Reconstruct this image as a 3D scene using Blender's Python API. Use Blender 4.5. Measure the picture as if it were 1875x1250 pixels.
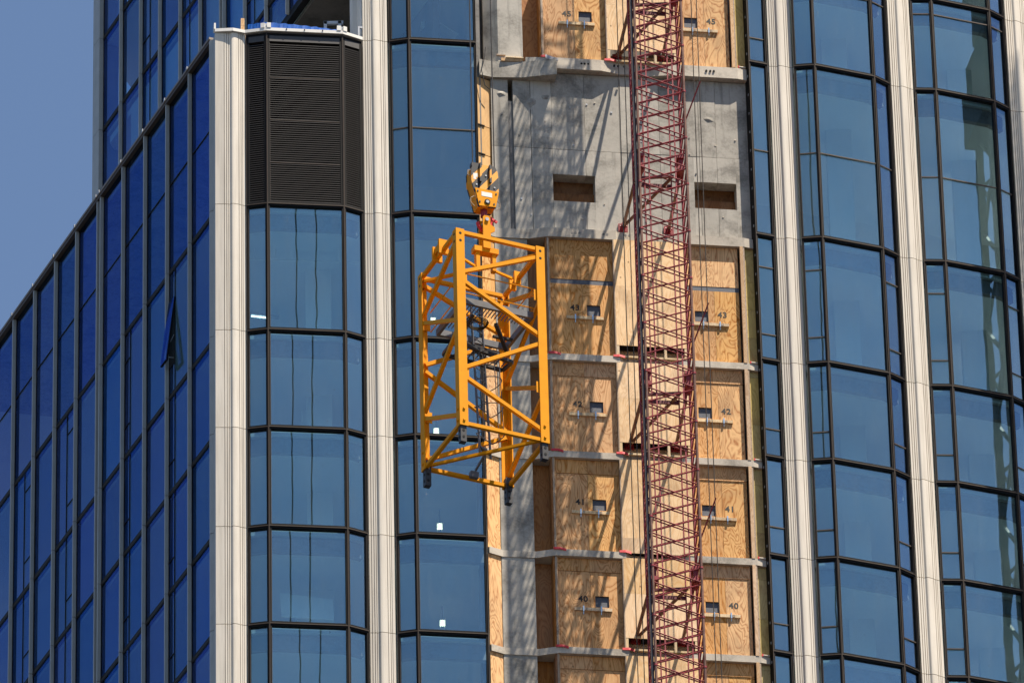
import bpy, math, random
from mathutils import Vector, Matrix, Euler
random.seed(7)
S = bpy.context.scene
for o in list(bpy.data.objects): bpy.data.objects.remove(o)

# ------------------------------------------------------------------ camera, sky, sun, exposure
PITCH = math.radians(32.5); ROLL = math.radians(1.3333)
cam_d = bpy.data.cameras.new('camera'); cam = bpy.data.objects.new('camera', cam_d); S.collection.objects.link(cam)
cam.location = (0, 0, 1.7)
cam.matrix_world = Matrix.Translation((0, 0, 1.7)) @ Matrix.Rotation(math.pi/2 + PITCH, 4, 'X') @ Matrix.Rotation(-ROLL, 4, 'Z')
cam_d.sensor_width = 36; cam_d.sensor_fit = 'HORIZONTAL'; cam_d.lens = 303.06
cam_d.clip_start = 1; cam_d.clip_end = 6000
S.camera = cam

A8 = math.radians(8)
SUN = Vector((1.08*math.cos(A8) + math.sin(A8), 1.08*math.sin(A8) - math.cos(A8), 3.7)).normalized()
elev = math.asin(SUN.z)
W = bpy.data.worlds.new('World'); S.world = W; W.use_nodes = True
nt = W.node_tree
sky = nt.nodes.new('ShaderNodeTexSky'); sky.sky_type = 'NISHITA'; sky.sun_disc = False
sky.sun_elevation = elev; sky.sun_rotation = math.atan2(SUN.x, SUN.y)
sky.altitude = 100; sky.air_density = 1.0; sky.dust_density = 0.6; sky.ozone_density = 2.2
bg = nt.nodes['Background']; bg.inputs['Strength'].default_value = 0.052
nt.links.new(sky.outputs[0], bg.inputs['Color'])
sd = bpy.data.lights.new('sun', 'SUN'); sd.energy = 4.0; sd.angle = math.radians(0.5); sd.color = (1.0, 0.89, 0.74)
so = bpy.data.objects.new('sun', sd); S.collection.objects.link(so)
so.rotation_euler = (-SUN).to_track_quat('-Z', 'Y').to_euler()
S.view_settings.view_transform = 'Standard'; S.view_settings.look = 'None'
S.view_settings.exposure = 1.4; S.view_settings.gamma = 1.0; S.view_settings.use_curve_mapping = False
S.cycles.max_bounces = 8; S.cycles.transparent_max_bounces = 12; S.cycles.caustics_reflective = False; S.cycles.caustics_refractive = False
S.cycles.use_denoising = True

# ------------------------------------------------------------------ materials
def new_mat(name):
    m = bpy.data.materials.new(name); m.use_nodes = True
    n = m.node_tree; b = n.nodes['Principled BSDF']
    return m, n, b
def nd(n, t, **k):
    x = n.nodes.new(t)
    for a, v in k.items(): setattr(x, a, v)
    return x
def lk(n, a, b): n.links.new(a, b)
def mth(n, op, a, b=None, c=None):
    x = nd(n, 'ShaderNodeMath', operation=op)
    for i, v in enumerate((a, b, c)):
        if v is None: continue
        if isinstance(v, (int, float)): x.inputs[i].default_value = v
        else: lk(n, v, x.inputs[i])
    return x.outputs[0]
def ramp(n, fac, stops):
    r = nd(n, 'ShaderNodeValToRGB'); e = r.color_ramp.elements
    while len(e) > 1: e.remove(e[-1])
    e[0].position, e[0].color = stops[0][0], (*stops[0][1], 1)
    for p, c in stops[1:]:
        q = e.new(p); q.color = (*c, 1)
    lk(n, fac, r.inputs[0]); return r.outputs[0]
def coords(n, scale=(1, 1, 1), rnd=37.0):
    tc = nd(n, 'ShaderNodeTexCoord'); oi = nd(n, 'ShaderNodeObjectInfo')
    off = nd(n, 'ShaderNodeVectorMath', operation='SCALE'); off.inputs[0].default_value = (1, .7, 1.3)
    r = mth(n, 'MULTIPLY', oi.outputs['Random'], rnd); lk(n, r, off.inputs['Scale'])
    ad = nd(n, 'ShaderNodeVectorMath', operation='ADD'); lk(n, tc.outputs['Object'], ad.inputs[0]); lk(n, off.outputs[0], ad.inputs[1])
    mp = nd(n, 'ShaderNodeVectorMath', operation='MULTIPLY'); mp.inputs[1].default_value = scale
    lk(n, ad.outputs[0], mp.inputs[0])
    return mp.outputs[0], oi.outputs['Random'], tc.outputs['Object']
def noise(n, vec, scale, detail=3, rough=.55, dist=0):
    x = nd(n, 'ShaderNodeTexNoise'); x.inputs['Scale'].default_value = scale; x.inputs['Detail'].default_value = detail
    x.inputs['Roughness'].default_value = rough; x.inputs['Distortion'].default_value = dist
    lk(n, vec, x.inputs['Vector']); return x.outputs['Fac']
def mix(n, fac, a, b, bt='MIX'):
    x = nd(n, 'ShaderNodeMix', data_type='RGBA', blend_type=bt)
    for s, v in ((x.inputs[0], fac), (x.inputs[6], a), (x.inputs[7], b)):
        if isinstance(v, (int, float)): s.default_value = v
        elif isinstance(v, tuple): s.default_value = (*v, 1)
        else: lk(n, v, s)
    return x.outputs[2]
def bump(n, b, h, strength=.3, dist=.01):
    x = nd(n, 'ShaderNodeBump'); x.inputs['Strength'].default_value = strength; x.inputs['Distance'].default_value = dist
    lk(n, h, x.inputs['Height']); lk(n, x.outputs[0], b.inputs['Normal'])

def paint(name, col, rough=.45, metal=0.0, var=.12, dirt=None, scale=6.0, spec=.5, bmp=0):
    m, n, b = new_mat(name); v, r, _ = coords(n)
    f = noise(n, v, scale, 4)
    c2 = tuple(x*(1-var) for x in col); c3 = tuple(min(1, x*(1+var*.6)) for x in col)
    c = ramp(n, f, [(.3, c2), (.7, c3)])
    if dirt:
        g = noise(n, v, scale*4, 5, .7); g = ramp(n, g, [(.60, (0, 0, 0)), (.72, (1, 1, 1))]); c = mix(n, g, c, dirt)
    lk(n, c, b.inputs['Base Color'])
    b.inputs['Roughness'].default_value = rough; b.inputs['Metallic'].default_value = metal
    b.inputs['Specular IOR Level'].default_value = spec
    if bmp: bump(n, b, f, bmp)
    return m

def plywood(name, light, dark, knots=True, gs=1.0, contrast=1.0):
    m, n, b = new_mat(name); v, r, o = coords(n, (1.0, 1.0, .30))
    f = noise(n, v, 2.1*gs, 3, .42, .9)
    ph = mth(n, 'MULTIPLY', f, 15.0)
    band = mth(n, 'PINGPONG', ph, 0.5); band = mth(n, 'MULTIPLY', band, 2.0)
    v2, _, _ = coords(n, (1, 1, .04)); fine = noise(n, v2, 55, 3, .6)
    k = mth(n, 'MULTIPLY_ADD', fine, .35, mth(n, 'MULTIPLY', band, .8))
    lo = tuple(l + (d - l)*contrast for l, d in zip(light, dark))
    c = ramp(n, k, [(.12, lo), (.42, tuple((a*.3 + z*.7) for a, z in zip(lo, light))), (.75, light), (1.0, tuple(min(1, x*1.07) for x in light))])
    # per-sheet tone
    hv = nd(n, 'ShaderNodeHueSaturation'); lk(n, c, hv.inputs['Color'])
    lk(n, mth(n, 'MULTIPLY_ADD', r, .24, .87), hv.inputs['Value']); lk(n, mth(n, 'MULTIPLY_ADD', mth(n, 'FRACT', mth(n, 'MULTIPLY', r, 7.3)), .22, .88), hv.inputs['Saturation'])
    c = hv.outputs[0]
    v3, _, _ = coords(n, (1, 1, .7)); st = noise(n, v3, 1.3, 5, .65)
    c = mix(n, ramp(n, st, [(.48, (0, 0, 0)), (.70, (.5, .5, .5))]), c, (.27, .16, .085))
    if knots:
        vo = nd(n, 'ShaderNodeTexVoronoi'); vo.inputs['Scale'].default_value = 2.6
        v4, _, _ = coords(n, (1, 1, .8)); lk(n, v4, vo.inputs['Vector'])
        c = mix(n, ramp(n, vo.outputs['Distance'], [(.035, (.75, .75, .75)), (.085, (0, 0, 0))]), c, (.16, .07, .025))
    lk(n, c, b.inputs['Base Color']); b.inputs['Roughness'].default_value = .75; b.inputs['Specular IOR Level'].default_value = .25
    bump(n, b, k, .15, .004)
    return m

def concrete(name, col=(.405, .38, .335), stain=1.0):
    m, n, b = new_mat(name); v, r, o = coords(n)
    a = noise(n, v, 1.1, 6, .62, .4); f = noise(n, v, 14, 5, .65)
    v2, _, _ = coords(n, (1, 1, .09)); s = noise(n, v2, 6.0, 4, .6)
    lo = tuple(x*.50 for x in col); hi = tuple(min(1, x*1.18) for x in col)
    c = ramp(n, mth(n, 'ADD', mth(n, 'MULTIPLY', a, .75), mth(n, 'MULTIPLY', f, .25)), [(.34, lo), (.5, col), (.66, hi)])
    c = mix(n, ramp(n, s, [(.56, (0, 0, 0)), (.72, (stain*.6,)*3)]), c, tuple(x*.45 for x in col))
    pit = noise(n, v, 60, 2, .5)
    c = mix(n, ramp(n, pit, [(.70, (0, 0, 0)), (.76, (.6, .6, .6))]), c, (.09, .085, .075))
    hv = nd(n, 'ShaderNodeHueSaturation'); lk(n, c, hv.inputs['Color']); lk(n, mth(n, 'MULTIPLY_ADD', r, .22, .89), hv.inputs['Value'])
    lk(n, hv.outputs[0], b.inputs['Base Color']); b.inputs['Roughness'].default_value = .85; b.inputs['Specular IOR Level'].default_value = .3
    bump(n, b, mth(n, 'ADD', f, mth(n, 'MULTIPLY', pit, -.6)), .25, .012)
    return m

def glass(name='coated_glass'):
    m = bpy.data.materials.new(name); m.use_nodes = True; n = m.node_tree; n.nodes.clear()
    out = nd(n, 'ShaderNodeOutputMaterial')
    oi = nd(n, 'ShaderNodeObjectInfo'); tc = nd(n, 'ShaderNodeTexCoord')
    lw = nd(n, 'ShaderNodeLayerWeight'); lw.inputs['Blend'].default_value = .5
    # polariser dimming put into the reflection tint: steel blue square on, deep blue slanted
    refl = ramp(n, lw.outputs['Facing'], [(.0, GL_N), (.25, GL_N), (.66, GL_G), (.85, GL_G), (1.0, (.4, .4, .4))])
    hv = nd(n, 'ShaderNodeHueSaturation'); lk(n, refl, hv.inputs['Color']); lk(n, mth(n, 'MULTIPLY_ADD', oi.outputs['Random'], .20, .90), hv.inputs['Value'])
    lk(n, mth(n, 'MULTIPLY_ADD', mth(n, 'FRACT', mth(n, 'MULTIPLY', oi.outputs['Random'], 9.7)), .02, .49), hv.inputs['Hue'])
    lk(n, mth(n, 'MULTIPLY_ADD', mth(n, 'FRACT', mth(n, 'MULTIPLY', oi.outputs['Random'], 5.3)), .18, .86), hv.inputs['Saturation'])
    g = nd(n, 'ShaderNodeBsdfGlossy'); g.inputs['Roughness'].default_value = .0; lk(n, hv.outputs[0], g.inputs['Color'])
    nz = nd(n, 'ShaderNodeTexNoise'); nz.inputs['Scale'].default_value = .9; nz.inputs['Detail'].default_value = 1
    lk(n, tc.outputs['Object'], nz.inputs['Vector'])
    bp = nd(n, 'ShaderNodeBump'); bp.inputs['Strength'].default_value = .012; bp.inputs['Distance'].default_value = .05
    lk(n, nz.outputs['Fac'], bp.inputs['Height']); lk(n, bp.outputs[0], g.inputs['Normal'])
    t = nd(n, 'ShaderNodeBsdfTransparent'); t.inputs['Color'].default_value = (.60, .72, .76, 1)
    ad = nd(n, 'ShaderNodeAddShader'); lk(n, g.outputs[0], ad.inputs[0]); lk(n, t.outputs[0], ad.inputs[1])
    # dust film, rain streaks and specks left by the site
    v, _, _ = coords(n, (1, 1, .12)); st = noise(n, v, 5.0, 4, .6); v2, _, _ = coords(n); big = noise(n, v2, .8, 3, .5)
    sp = noise(n, v2, 26, 2, .5); v3, _, _ = coords(n, (1, 1, .35)); sp2 = noise(n, v3, 9, 2, .5)
    d1 = ramp(n, st, [(.45, (0, 0, 0)), (.75, (.02, .02, .02))]); d2 = ramp(n, big, [(.35, (.0, .0, .0)), (.7, (.018, .018, .018))])
    d3 = ramp(n, mth(n, 'MULTIPLY', sp, sp2), [(.45, (0, 0, 0)), (.50, (.25, .25, .25))])
    fac = mth(n, 'ADD', mth(n, 'ADD', d1, d2), d3)
    df = nd(n, 'ShaderNodeBsdfDiffuse'); df.inputs['Color'].default_value = (.42, .42, .40, 1)
    mx = nd(n, 'ShaderNodeMixShader'); lk(n, fac, mx.inputs[0]); lk(n, ad.outputs[0], mx.inputs[1]); lk(n, df.outputs[0], mx.inputs[2])
    lk(n, mx.outputs[0], out.inputs['Surface'])
    return m
GL_N = (.15, .198, .212); GL_G = (.022, .06, .20)

M = {}
M['glass'] = glass()
m, n, b = new_mat('cream_pilaster_metal'); v, rr, _ = coords(n, (1, 1, .06)); v2, _, _ = coords(n)
c = ramp(n, noise(n, v, 9, 4, .6), [(.35, (.56, .51, .435)), (.55, (.655, .60, .515)), (.8, (.68, .625, .545))])
c = mix(n, ramp(n, noise(n, v2, 1.2, 4, .6), [(.45, (0, 0, 0)), (.75, (.22, .22, .22))]), c, (.50, .45, .38))
hv = nd(n, 'ShaderNodeHueSaturation'); lk(n, c, hv.inputs['Color']); lk(n, mth(n, 'MULTIPLY_ADD', rr, .10, .95), hv.inputs['Value'])
lk(n, hv.outputs[0], b.inputs['Base Color']); b.inputs['Roughness'].default_value = .45; M['cream'] = m
M['fin'] = paint('grey_fin_metal', (.37, .385, .385), .45, 0, .08, None, 2)
M['frame'] = paint('black_bronze_frame', (.007, .0065, .0065), .5, 0, .2, None, 3, .12)
M['lip'] = paint('bronze_frame_lip', (.075, .056, .044), .5, 0, .15, None, 5, .3)
M['coping'] = paint('brown_coping_metal', (.21, .175, .145), .45, 0, .15, None, 3)
M['louvre'] = paint('louvre_metal', (.05, .046, .045), .5, 0, .2, None, 5)
M['ply'] = plywood('plywood', (.67, .385, .175), (.37, .14, .032))
M['ply_pale'] = plywood('plywood_pale', (.80, .56, .32), (.66, .38, .16), True, .8, .75)
M['ply_strong'] = plywood('plywood_strong_grain', (.76, .45, .19), (.38, .125, .022), False, 1.0)
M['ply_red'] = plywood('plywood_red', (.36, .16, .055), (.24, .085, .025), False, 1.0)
M['ply_dark'] = plywood('plywood_dark_brown', (.17, .075, .03), (.10, .04, .015), False, 1.0)  # darker brown plywood for the blockout boards
M['ply_green'] = plywood('plywood_weathered', (.54, .42, .17), (.42, .31, .11), False, .8)
M['ply_orange'] = plywood('sheathing_orange', (.70, .42, .17), (.62, .34, .12), False, .6, .5)
M['lumber'] = plywood('lumber', (.62, .42, .25), (.46, .27, .13), True, 1.6)
M['lumber_grey'] = plywood('lumber_weathered', (.42, .33, .25), (.27, .19, .13), True, 1.8)
M['lumber_pale'] = plywood('lumber_pale', (.72, .56, .36), (.58, .40, .21), True, 1.8)
M['concrete'] = concrete('concrete')
M['concrete_pale'] = concrete('concrete_slab_edge', (.50, .45, .38), .4)
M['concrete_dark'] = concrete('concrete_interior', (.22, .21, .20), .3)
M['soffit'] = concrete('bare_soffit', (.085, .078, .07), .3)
M['red'] = paint('hoist_red_paint', (.28, .026, .035), .45, 0, .3, (.20, .09, .06), 7)
M['red_dark'] = paint('hoist_dark_red', (.16, .024, .028), .5, 0, .3, (.1, .05, .04), 7)
M['tube'] = paint('hoist_guide_tube', (.22, .11, .075), .35, .3, .35, (.30, .27, .25), 5)
M['steel'] = paint('galvanised_steel', (.42, .43, .44), .4, .6, .2, None, 8)
M['rack'] = paint('rack_dark_steel', (.055, .05, .055), .35, .5, .3, None, 8)
M['yellow'] = paint('crane_yellow_paint', (.74, .295, .004), .55, 0, .08, (.48, .17, .01), 3.5, .1)
M['grey_steel'] = paint('platform_grey_steel', (.12, .122, .13), .45, .2, .2, None, 6)
M['black'] = paint('black_paint', (.022, .021, .022), .45, 0, .25, (.08, .07, .06), 7)
M['hole'] = paint('dark_bore', (.004, .004, .004), .9)
M['rope'] = paint('wire_rope', (.055, .047, .04), .55, .3, .3, None, 9)
M['tape'] = paint('red_tape', (.62, .02, .03), .5, 0, .15, None, 9)
M['blue'] = paint('blue_tarpaulin', (.004, .08, .36), .6, 0, .25, None, 3, .15, .6)
M['white'] = paint('white_membrane', (.72, .70, .66), .5, 0, .08, None, 4)
M['mesh'] = paint('grey_hatch_mesh', (.085, .095, .12), .6, 0, .3, None, 30)
M['ground'] = paint('asphalt', (.05, .05, .05), .9, 0, .3, None, .3)
M['body'] = paint('lower_tower_glazing', (.05, .07, .11), .15, 0, .2, None, .2)
M['ceiling'] = paint('plaster_ceiling', (.72, .72, .69), .8, 0, .05, None, 1)
M['drywall'] = paint('pale_duct_board', (.75, .74, .68), .7, 0, .08, None, 2)
M['number'] = paint('black_stencil_paint', (.02, .018, .016), .7)
M['bolt'] = paint('zinc_bolt', (.50, .62, .72), .3, .7, .1)
M['sticker'] = paint('worn_white_label', (.72, .70, .66), .5, 0, .05, (.35, .30, .22), 12)
M['olive'] = paint('far_crane_paint', (.05, .036, .016), .6, 0, .3, (.04, .02, .012), 3, .1)
M['dkbrown'] = paint('far_crane_cladding', (.022, .013, .010), .7, 0, .3, None, 2, .1)
m, n, b = new_mat('lit_lamp'); b.inputs['Emission Color'].default_value = (1, .86, .55, 1); b.inputs['Emission Strength'].default_value = 1.5; M['lamp'] = m
m, n, b = new_mat('lit_strip_tube'); b.inputs['Emission Color'].default_value = (.9, 1, .9, 1); b.inputs['Emission Strength'].default_value = 1.6; M['tube_lamp'] = m

# hazard stripes for the hook block, in the plane of the block
YB = math.radians(22)
m, n, b = new_mat('hazard_stripe_paint'); tc = nd(n, 'ShaderNodeTexCoord')
dp = nd(n, 'ShaderNodeVectorMath', operation='DOT_PRODUCT'); dp.inputs[1].default_value = (math.cos(YB)*.786, math.sin(YB)*.786, -.618)
lk(n, tc.outputs['Object'], dp.inputs[0])
w = mth(n, 'FRACT', mth(n, 'MULTIPLY_ADD', dp.outputs['Value'], 1/.365, 10.205))
st = mth(n, 'GREATER_THAN', w, .42)
v, r, _ = coords(n); g = noise(n, v, 14, 5, .7)
sp = ramp(n, g, [(.62, (0, 0, 0)), (.68, (1, 1, 1))])
c = mix(n, st, (.78, .34, .02), (.012, .012, .014)); c = mix(n, sp, c, (.18, .08, .03))
lk(n, c, b.inputs['Base Color']); b.inputs['Roughness'].default_value = .5; M['hazard'] = m

# ------------------------------------------------------------------ geometry helpers
class Fr:
    """vertical frame: u runs along ang, n points outward (to the right of... the street side), z is height"""
    def __init__(s, x, y, deg):
        a = math.radians(deg); s.o = (x, y); s.U = (math.cos(a), math.sin(a)); s.N = (math.sin(a), -math.cos(a)); s.deg = deg
    def __call__(s, u, n, z): return (s.o[0] + u*s.U[0] + n*s.N[0], s.o[1] + u*s.U[1] + n*s.N[1], z)
def frame2(p, q):
    a = math.degrees(math.atan2(q[1]-p[1], q[0]-p[0])); return Fr(p[0], p[1], a), math.hypot(q[0]-p[0], q[1]-p[1])

class MB:
    def __init__(s): s.v = []; s.f = []; s.m = []
    def add(s, vs, fs, mi=0):
        k = len(s.v); s.v += [tuple(x) for x in vs]
        for f in fs: s.f.append(tuple(i+k for i in f)); s.m.append(mi)
        return s
    def hexa(s, p, mi=0):
        return s.add(p, [(0, 3, 2, 1), (4, 5, 6, 7), (0, 1, 5, 4), (1, 2, 6, 5), (2, 3, 7, 6), (3, 0, 4, 7)], mi)
    def bx(s, fr, u0, u1, n0, n1, z0, z1, mi=0):
        # n1 is the outward side; corner order keeps normals outward
        return s.hexa([fr(u0, n1, z0), fr(u1, n1, z0), fr(u1, n0, z0), fr(u0, n0, z0), fr(u0, n1, z1), fr(u1, n1, z1), fr(u1, n0, z1), fr(u0, n0, z1)], mi)
    def prism(s, pts, z0, z1, mi=0):
        k = len(pts); a = sum(pts[i][0]*pts[(i+1) % k][1] - pts[(i+1) % k][0]*pts[i][1] for i in range(k))
        if a < 0: pts = pts[::-1]
        vs = [(x, y, z0) for x, y in pts] + [(x, y, z1) for x, y in pts]
        fs = [tuple(range(k))[::-1], tuple(range(k, 2*k))] + [(i, (i+1) % k, (i+1) % k + k, i+k) for i in range(k)]
        return s.add(vs, fs, mi)
    def bar(s, p, q, w, h, ref=(0, 0, 1), mi=0):
        p, q = Vector(p), Vector(q); d = (q-p).normalized(); r = Vector(ref)
        a = d.cross(r)
        if a.length < 1e-4: a = d.cross(Vector((1, 0, 0)))
        a.normalize(); b_ = a.cross(d).normalized(); a = a*w/2; b_ = b_*h/2
        return s.hexa([p-a-b_, p+a-b_, q+a-b_, q-a-b_, p-a+b_, p+a+b_, q+a+b_, q-a+b_], mi)
    def tube(s, p, q, r, k=8, mi=0):
        p, q = Vector(p), Vector(q); d = (q-p).normalized(); a = d.orthogonal().normalized(); c = d.cross(a)
        vs = []
        for e in (p, q):
            for i in range(k):
                t = 2*math.pi*i/k; vs.append(e + a*(r*math.cos(t)) + c*(r*math.sin(t)))
        fs = [(i, (i+1) % k, (i+1) % k + k, i+k) for i in range(k)] + [tuple(range(k))[::-1], tuple(range(k, 2*k))]
        return s.add(vs, fs, mi)
    def path(s, pts, r, k=6, mi=0):
        for a, b_ in zip(pts, pts[1:]): s.tube(a, b_, r, k, mi)
        return s
    def build(s, name, mat, parent=None, kind=None, label=None):
        xs = list(zip(*s.v)); c = tuple((min(a)+max(a))/2 for a in xs)
        me = bpy.data.meshes.new(name); me.from_pydata([tuple(a-b_ for a, b_ in zip(v, c)) for v in s.v], [], s.f)
        mats = mat if isinstance(mat, (list, tuple)) else [mat]
        for q in mats: me.materials.append(M[q])
        if len(mats) > 1: me.polygons.foreach_set('material_index', s.m)
        o = bpy.data.objects.new(name, me); S.collection.objects.link(o); put(o, c, parent)
        if kind: o['kind'] = kind
        if label: o['label'] = label
        return o
WL = {}
def put(o, c, parent):
    WL[o.name] = Vector(c)
    if parent is not None:
        o.parent = parent; o.location = Vector(c) - WL[parent.name]
    else: o.location = c
def smooth(o):
    o.data.polygons.foreach_set('use_smooth', [True]*len(o.data.polygons)); return o
def thing(name, loc, label, cat, group=None):
    o = bpy.data.objects.new(name, None); S.collection.objects.link(o); o.empty_display_size = .5; put(o, loc, None)
    return tag(o, label, cat, group)
def tag(o, label, cat, group=None):
    o['label'] = label; o['category'] = cat
    if group: o['group'] = group
    return o
def clone(o, c, parent):
    q = bpy.data.objects.new(o.name.split('.')[0], o.data); S.collection.objects.link(q); put(q, c, parent); return q

# ------------------------------------------------------------------ levels and plan
LV = [111.75, 114.80, 117.874, 120.886, 123.985, 127.085, 131.146, 136.86, 139.95]     # floor lines of the curtain wall
ROOF = 136.86
G = (0, 205)
mb = MB(); R_ = 2500
mb.add([(-R_, -R_, 0), (R_, -R_, 0), (R_, R_, 0), (-R_, R_, 0)], [(0, 1, 2, 3)])
gr = mb.build('ground', 'ground'); gr['kind'] = 'structure'

BL = thing('high_rise_tower', (0, 205, 0), 'tall curved blue glass tower with cream pilasters and an unfinished plywood-boarded hoist strip', 'building')

BAYS = [  # plan vertices of each bay of the front, left to right
    [(-7.15, 195.99), (-6.57, 195.89), (-4.49, 196.14), (-3.96, 196.44)],
    [(-3.21, 196.59), (-2.66, 196.48), (-.80, 196.74)],
    [(6.75, 197.95), (7.28, 198.15)],
    [(8.01, 198.27), (8.59, 198.22), (10.27, 198.86), (10.71, 199.25)],
    [(11.41, 199.55), (12.01, 199.59), (13.67, 200.23), (14.10, 200.62)],
    [(14.79, 200.97), (15.39, 201.03), (17.0, 201.85), (17.4, 202.3)],
]
COLS = [[(-7.80, 195.88), (-7.17, 196.0)], [(-3.93, 196.52), (-3.26, 196.60)], [(7.33, 198.24), (7.97, 198.34)],
        [(10.76, 199.33), (11.37, 199.56)], [(14.15, 200.72), (14.75, 200.98)]]

# ---- window unit: black frame ring with a bronze lip, a pane in it, thin glazing bars
def unit(fr, u0, u1, z0, z1, wv=.055, wh=.07, bars=(), parent=BL, pane=True, nm='window_unit'):
    e = .002; u0 += e; u1 -= e; z0 += e; z1 -= e
    mb = MB()
    mb.bx(fr, u0, u0+wv, -.13, 0, z0, z1); mb.bx(fr, u1-wv, u1, -.13, 0, z0, z1)
    mb.bx(fr, u0+wv, u1-wv, -.13, -.002, z0, z0+wh); mb.bx(fr, u0+wv, u1-wv, -.13, -.002, z1-wh, z1)
    l = .010
    mb.bx(fr, u0, u0+l, .001, .022, z0, z1, 1); mb.bx(fr, u1-l, u1, .001, .022, z0, z1, 1)
    mb.bx(fr, u0+l, u1-l, .001, .020, z0, z0+l, 1); mb.bx(fr, u0+l, u1-l, .001, .020, z1-l, z1, 1)
    # inner bead
    mb.bx(fr, u0+wv, u0+wv+.012, -.05, -.018, z0+wh, z1-wh, 1); mb.bx(fr, u1-wv-.012, u1-wv, -.05, -.018, z0+wh, z1-wh, 0)
    f = mb.build(nm, ['frame', 'lip'], parent)
    if pane:
        j = lambda: random.uniform(-.004, .004)
        a = [j() for _ in range(4)]
        p = MB(); P = lambda u, nn, z: fr(u, nn, z)
        ua, ub, za, zb = u0+wv-.004, u1-wv+.004, z0+wh-.004, z1-wh+.004; n0 = -.062
        p.hexa([P(ua, n0+a[0], za), P(ub, n0+a[1], za), P(ub, n0-.012+a[1], za), P(ua, n0-.012+a[0], za), P(ua, n0+a[2], zb), P(ub, n0+a[3]+a[1]-a[0]-a[3]+a[2], zb), P(ub, n0-.012+a[1]-a[0]+a[2], zb), P(ua, n0-.012+a[2], zb)])
        p.build('pane', 'glass', f)
    for z in bars:
        MB().bx(fr, u0+wv, u1-wv, -.06, -.03, z-.016, z+.016).build('glazing_bar', 'lip', f)
    return f

# ---- front bays
for bi, B in enumerate(BAYS):
    lv = LV
    for k in range(len(B)-1):
        fr, L = frame2(B[k], B[k+1])
        narrow = L < .8
        for i in range(len(lv)-1):
            z0, z1 = lv[i], lv[i+1]
            if bi == 0 and i >= 6: continue
            bars = []
            if i == 6: bars = [133.95]
            elif i == 7 and bi >= 3: bars = [139.45]
            elif narrow and bi >= 2:
                bars = [z0+.90] if i < 5 else [z0+.84, z0+3.02]
            unit(fr, 0, L, z0, z1, bars=bars)
        # upper storeys outside the picture
        for z0, z1 in ((139.95, 143.0), (143.0, 146.0)):
            if bi: unit(fr, 0, L, z0, z1)

# black side of the frame at the core's right, with bright clips
fr, L = frame2((6.62, 198.30), (6.745, 197.955))
for i in range(len(LV)-1):
    f = MB().bx(fr, 0, L, -.05, 0, LV[i]+.004, LV[i+1]-.004).build('frame_side', 'frame', BL)
    z = LV[i]+.25
    while z < LV[i+1]-.1:
        MB().bx(fr, L-.10, L-.06, .001, .015, z, z+.07).build('clip', 'steel', f); z += .62

# ---- louvred plant-room panels on the left bay, under the roof
for k in range(3):
    fr, L = frame2(BAYS[0][k], BAYS[0][k+1])
    z0, z1 = LV[6], ROOF-.10
    f = unit(fr, 0, L, z0, z1, wv=.075, pane=False, nm='louvre_panel')
    MB().bx(fr, .06, L-.06, -.16, -.135, z0+.05, z1-.05).build('backing', 'frame', f)
    MB().bx(fr, .077, L-.077, -.09, -.004, z1-.26, z1-.075).build('head_blank', 'louvre', f)
    if k == 1:
        for zj in (132.5, 133.9, 135.3): MB().bx(fr, .085, L-.085, -.03, -.008, zj-.007, zj+.007).build('joint_bar', 'lip', f)
    first = None; nb = 74; dz = (z1-.30-z0-.09)/nb
    for i in range(nb):
        zz = z0+.09+i*dz
        if first is None:
            c = [(-.085, .058), (-.080, .064), (-.012, .012), (-.012, .0)]
            pts = []
            for u in (.085, L-.085): pts += [fr(u, nn, zz+h) for nn, h in c]
            q = MB().add(pts, [(0, 1, 2, 3), (7, 6, 5, 4), (0, 4, 5, 1), (1, 5, 6, 2), (2, 6, 7, 3), (3, 7, 4, 0)])
            first = q.build('louvre_blade', 'louvre', f); fc = Vector(WL[first.name])
        else: clone(first, fc + Vector((0, 0, dz*i)), f)

# ---- cream pilasters: fluted profile, one panel per storey
PROF = [(0, -.09), (0, -.004), (.075, 0), (.08, -.032), (.102, -.032), (.105, .003), (.175, .006), (.18, -.028), (.202, -.028), (.205, .009), (.262, .011), (.268, -.026), (.290, -.026), (.293, .008),
        (.315, .006), (.335, .010), (.355, .020), (.38, .040), (.405, .054), (.44, .061), (.50, .062), (.56, .057), (.63, .048), (.70, .037), (.704, .010), (.722, .010), (.726, .032), (.80, .020), (.804, -.008), (.822, -.008), (.826, .015), (.87, .009), (.874, -.018), (.890, -.018), (.894, .006), (1.0, 0), (1.0, -.09)]
for ci, (p, q) in enumerate(COLS):
    fr, L = frame2(p, q)
    prof = [fr(s*L, d, 0)[:2] for s, d in PROF]
    if ci == 0:  # corner pilaster: plain flat on the wing side, turned onto the return
        prof = [(-7.90, 196.20), (-7.99, 195.885)] + prof[2:]
    if ci == 1:
        pass
    top = 146.0
    lv = [z for z in LV] + [143.0, 146.0]
    for i in range(len(lv)-1):
        z0, z1 = lv[i], lv[i+1]
        if ci == 0 and i >= 7: continue
        if ci == 0 and i == 6: z1 = ROOF-.06
        o = MB().prism(prof, z0+.009, z1-.009).build('pilaster_panel', 'cream', BL)
    core = [fr(.02, -.05, 0)[:2], fr(L-.02, -.05, 0)[:2], fr(L-.02, -.2, 0)[:2], fr(.02, -.2, 0)[:2]]
    MB().prism(core, lv[0], (ROOF-.1 if ci == 0 else 146)).build('pilaster_core', 'frame', BL)

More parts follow.
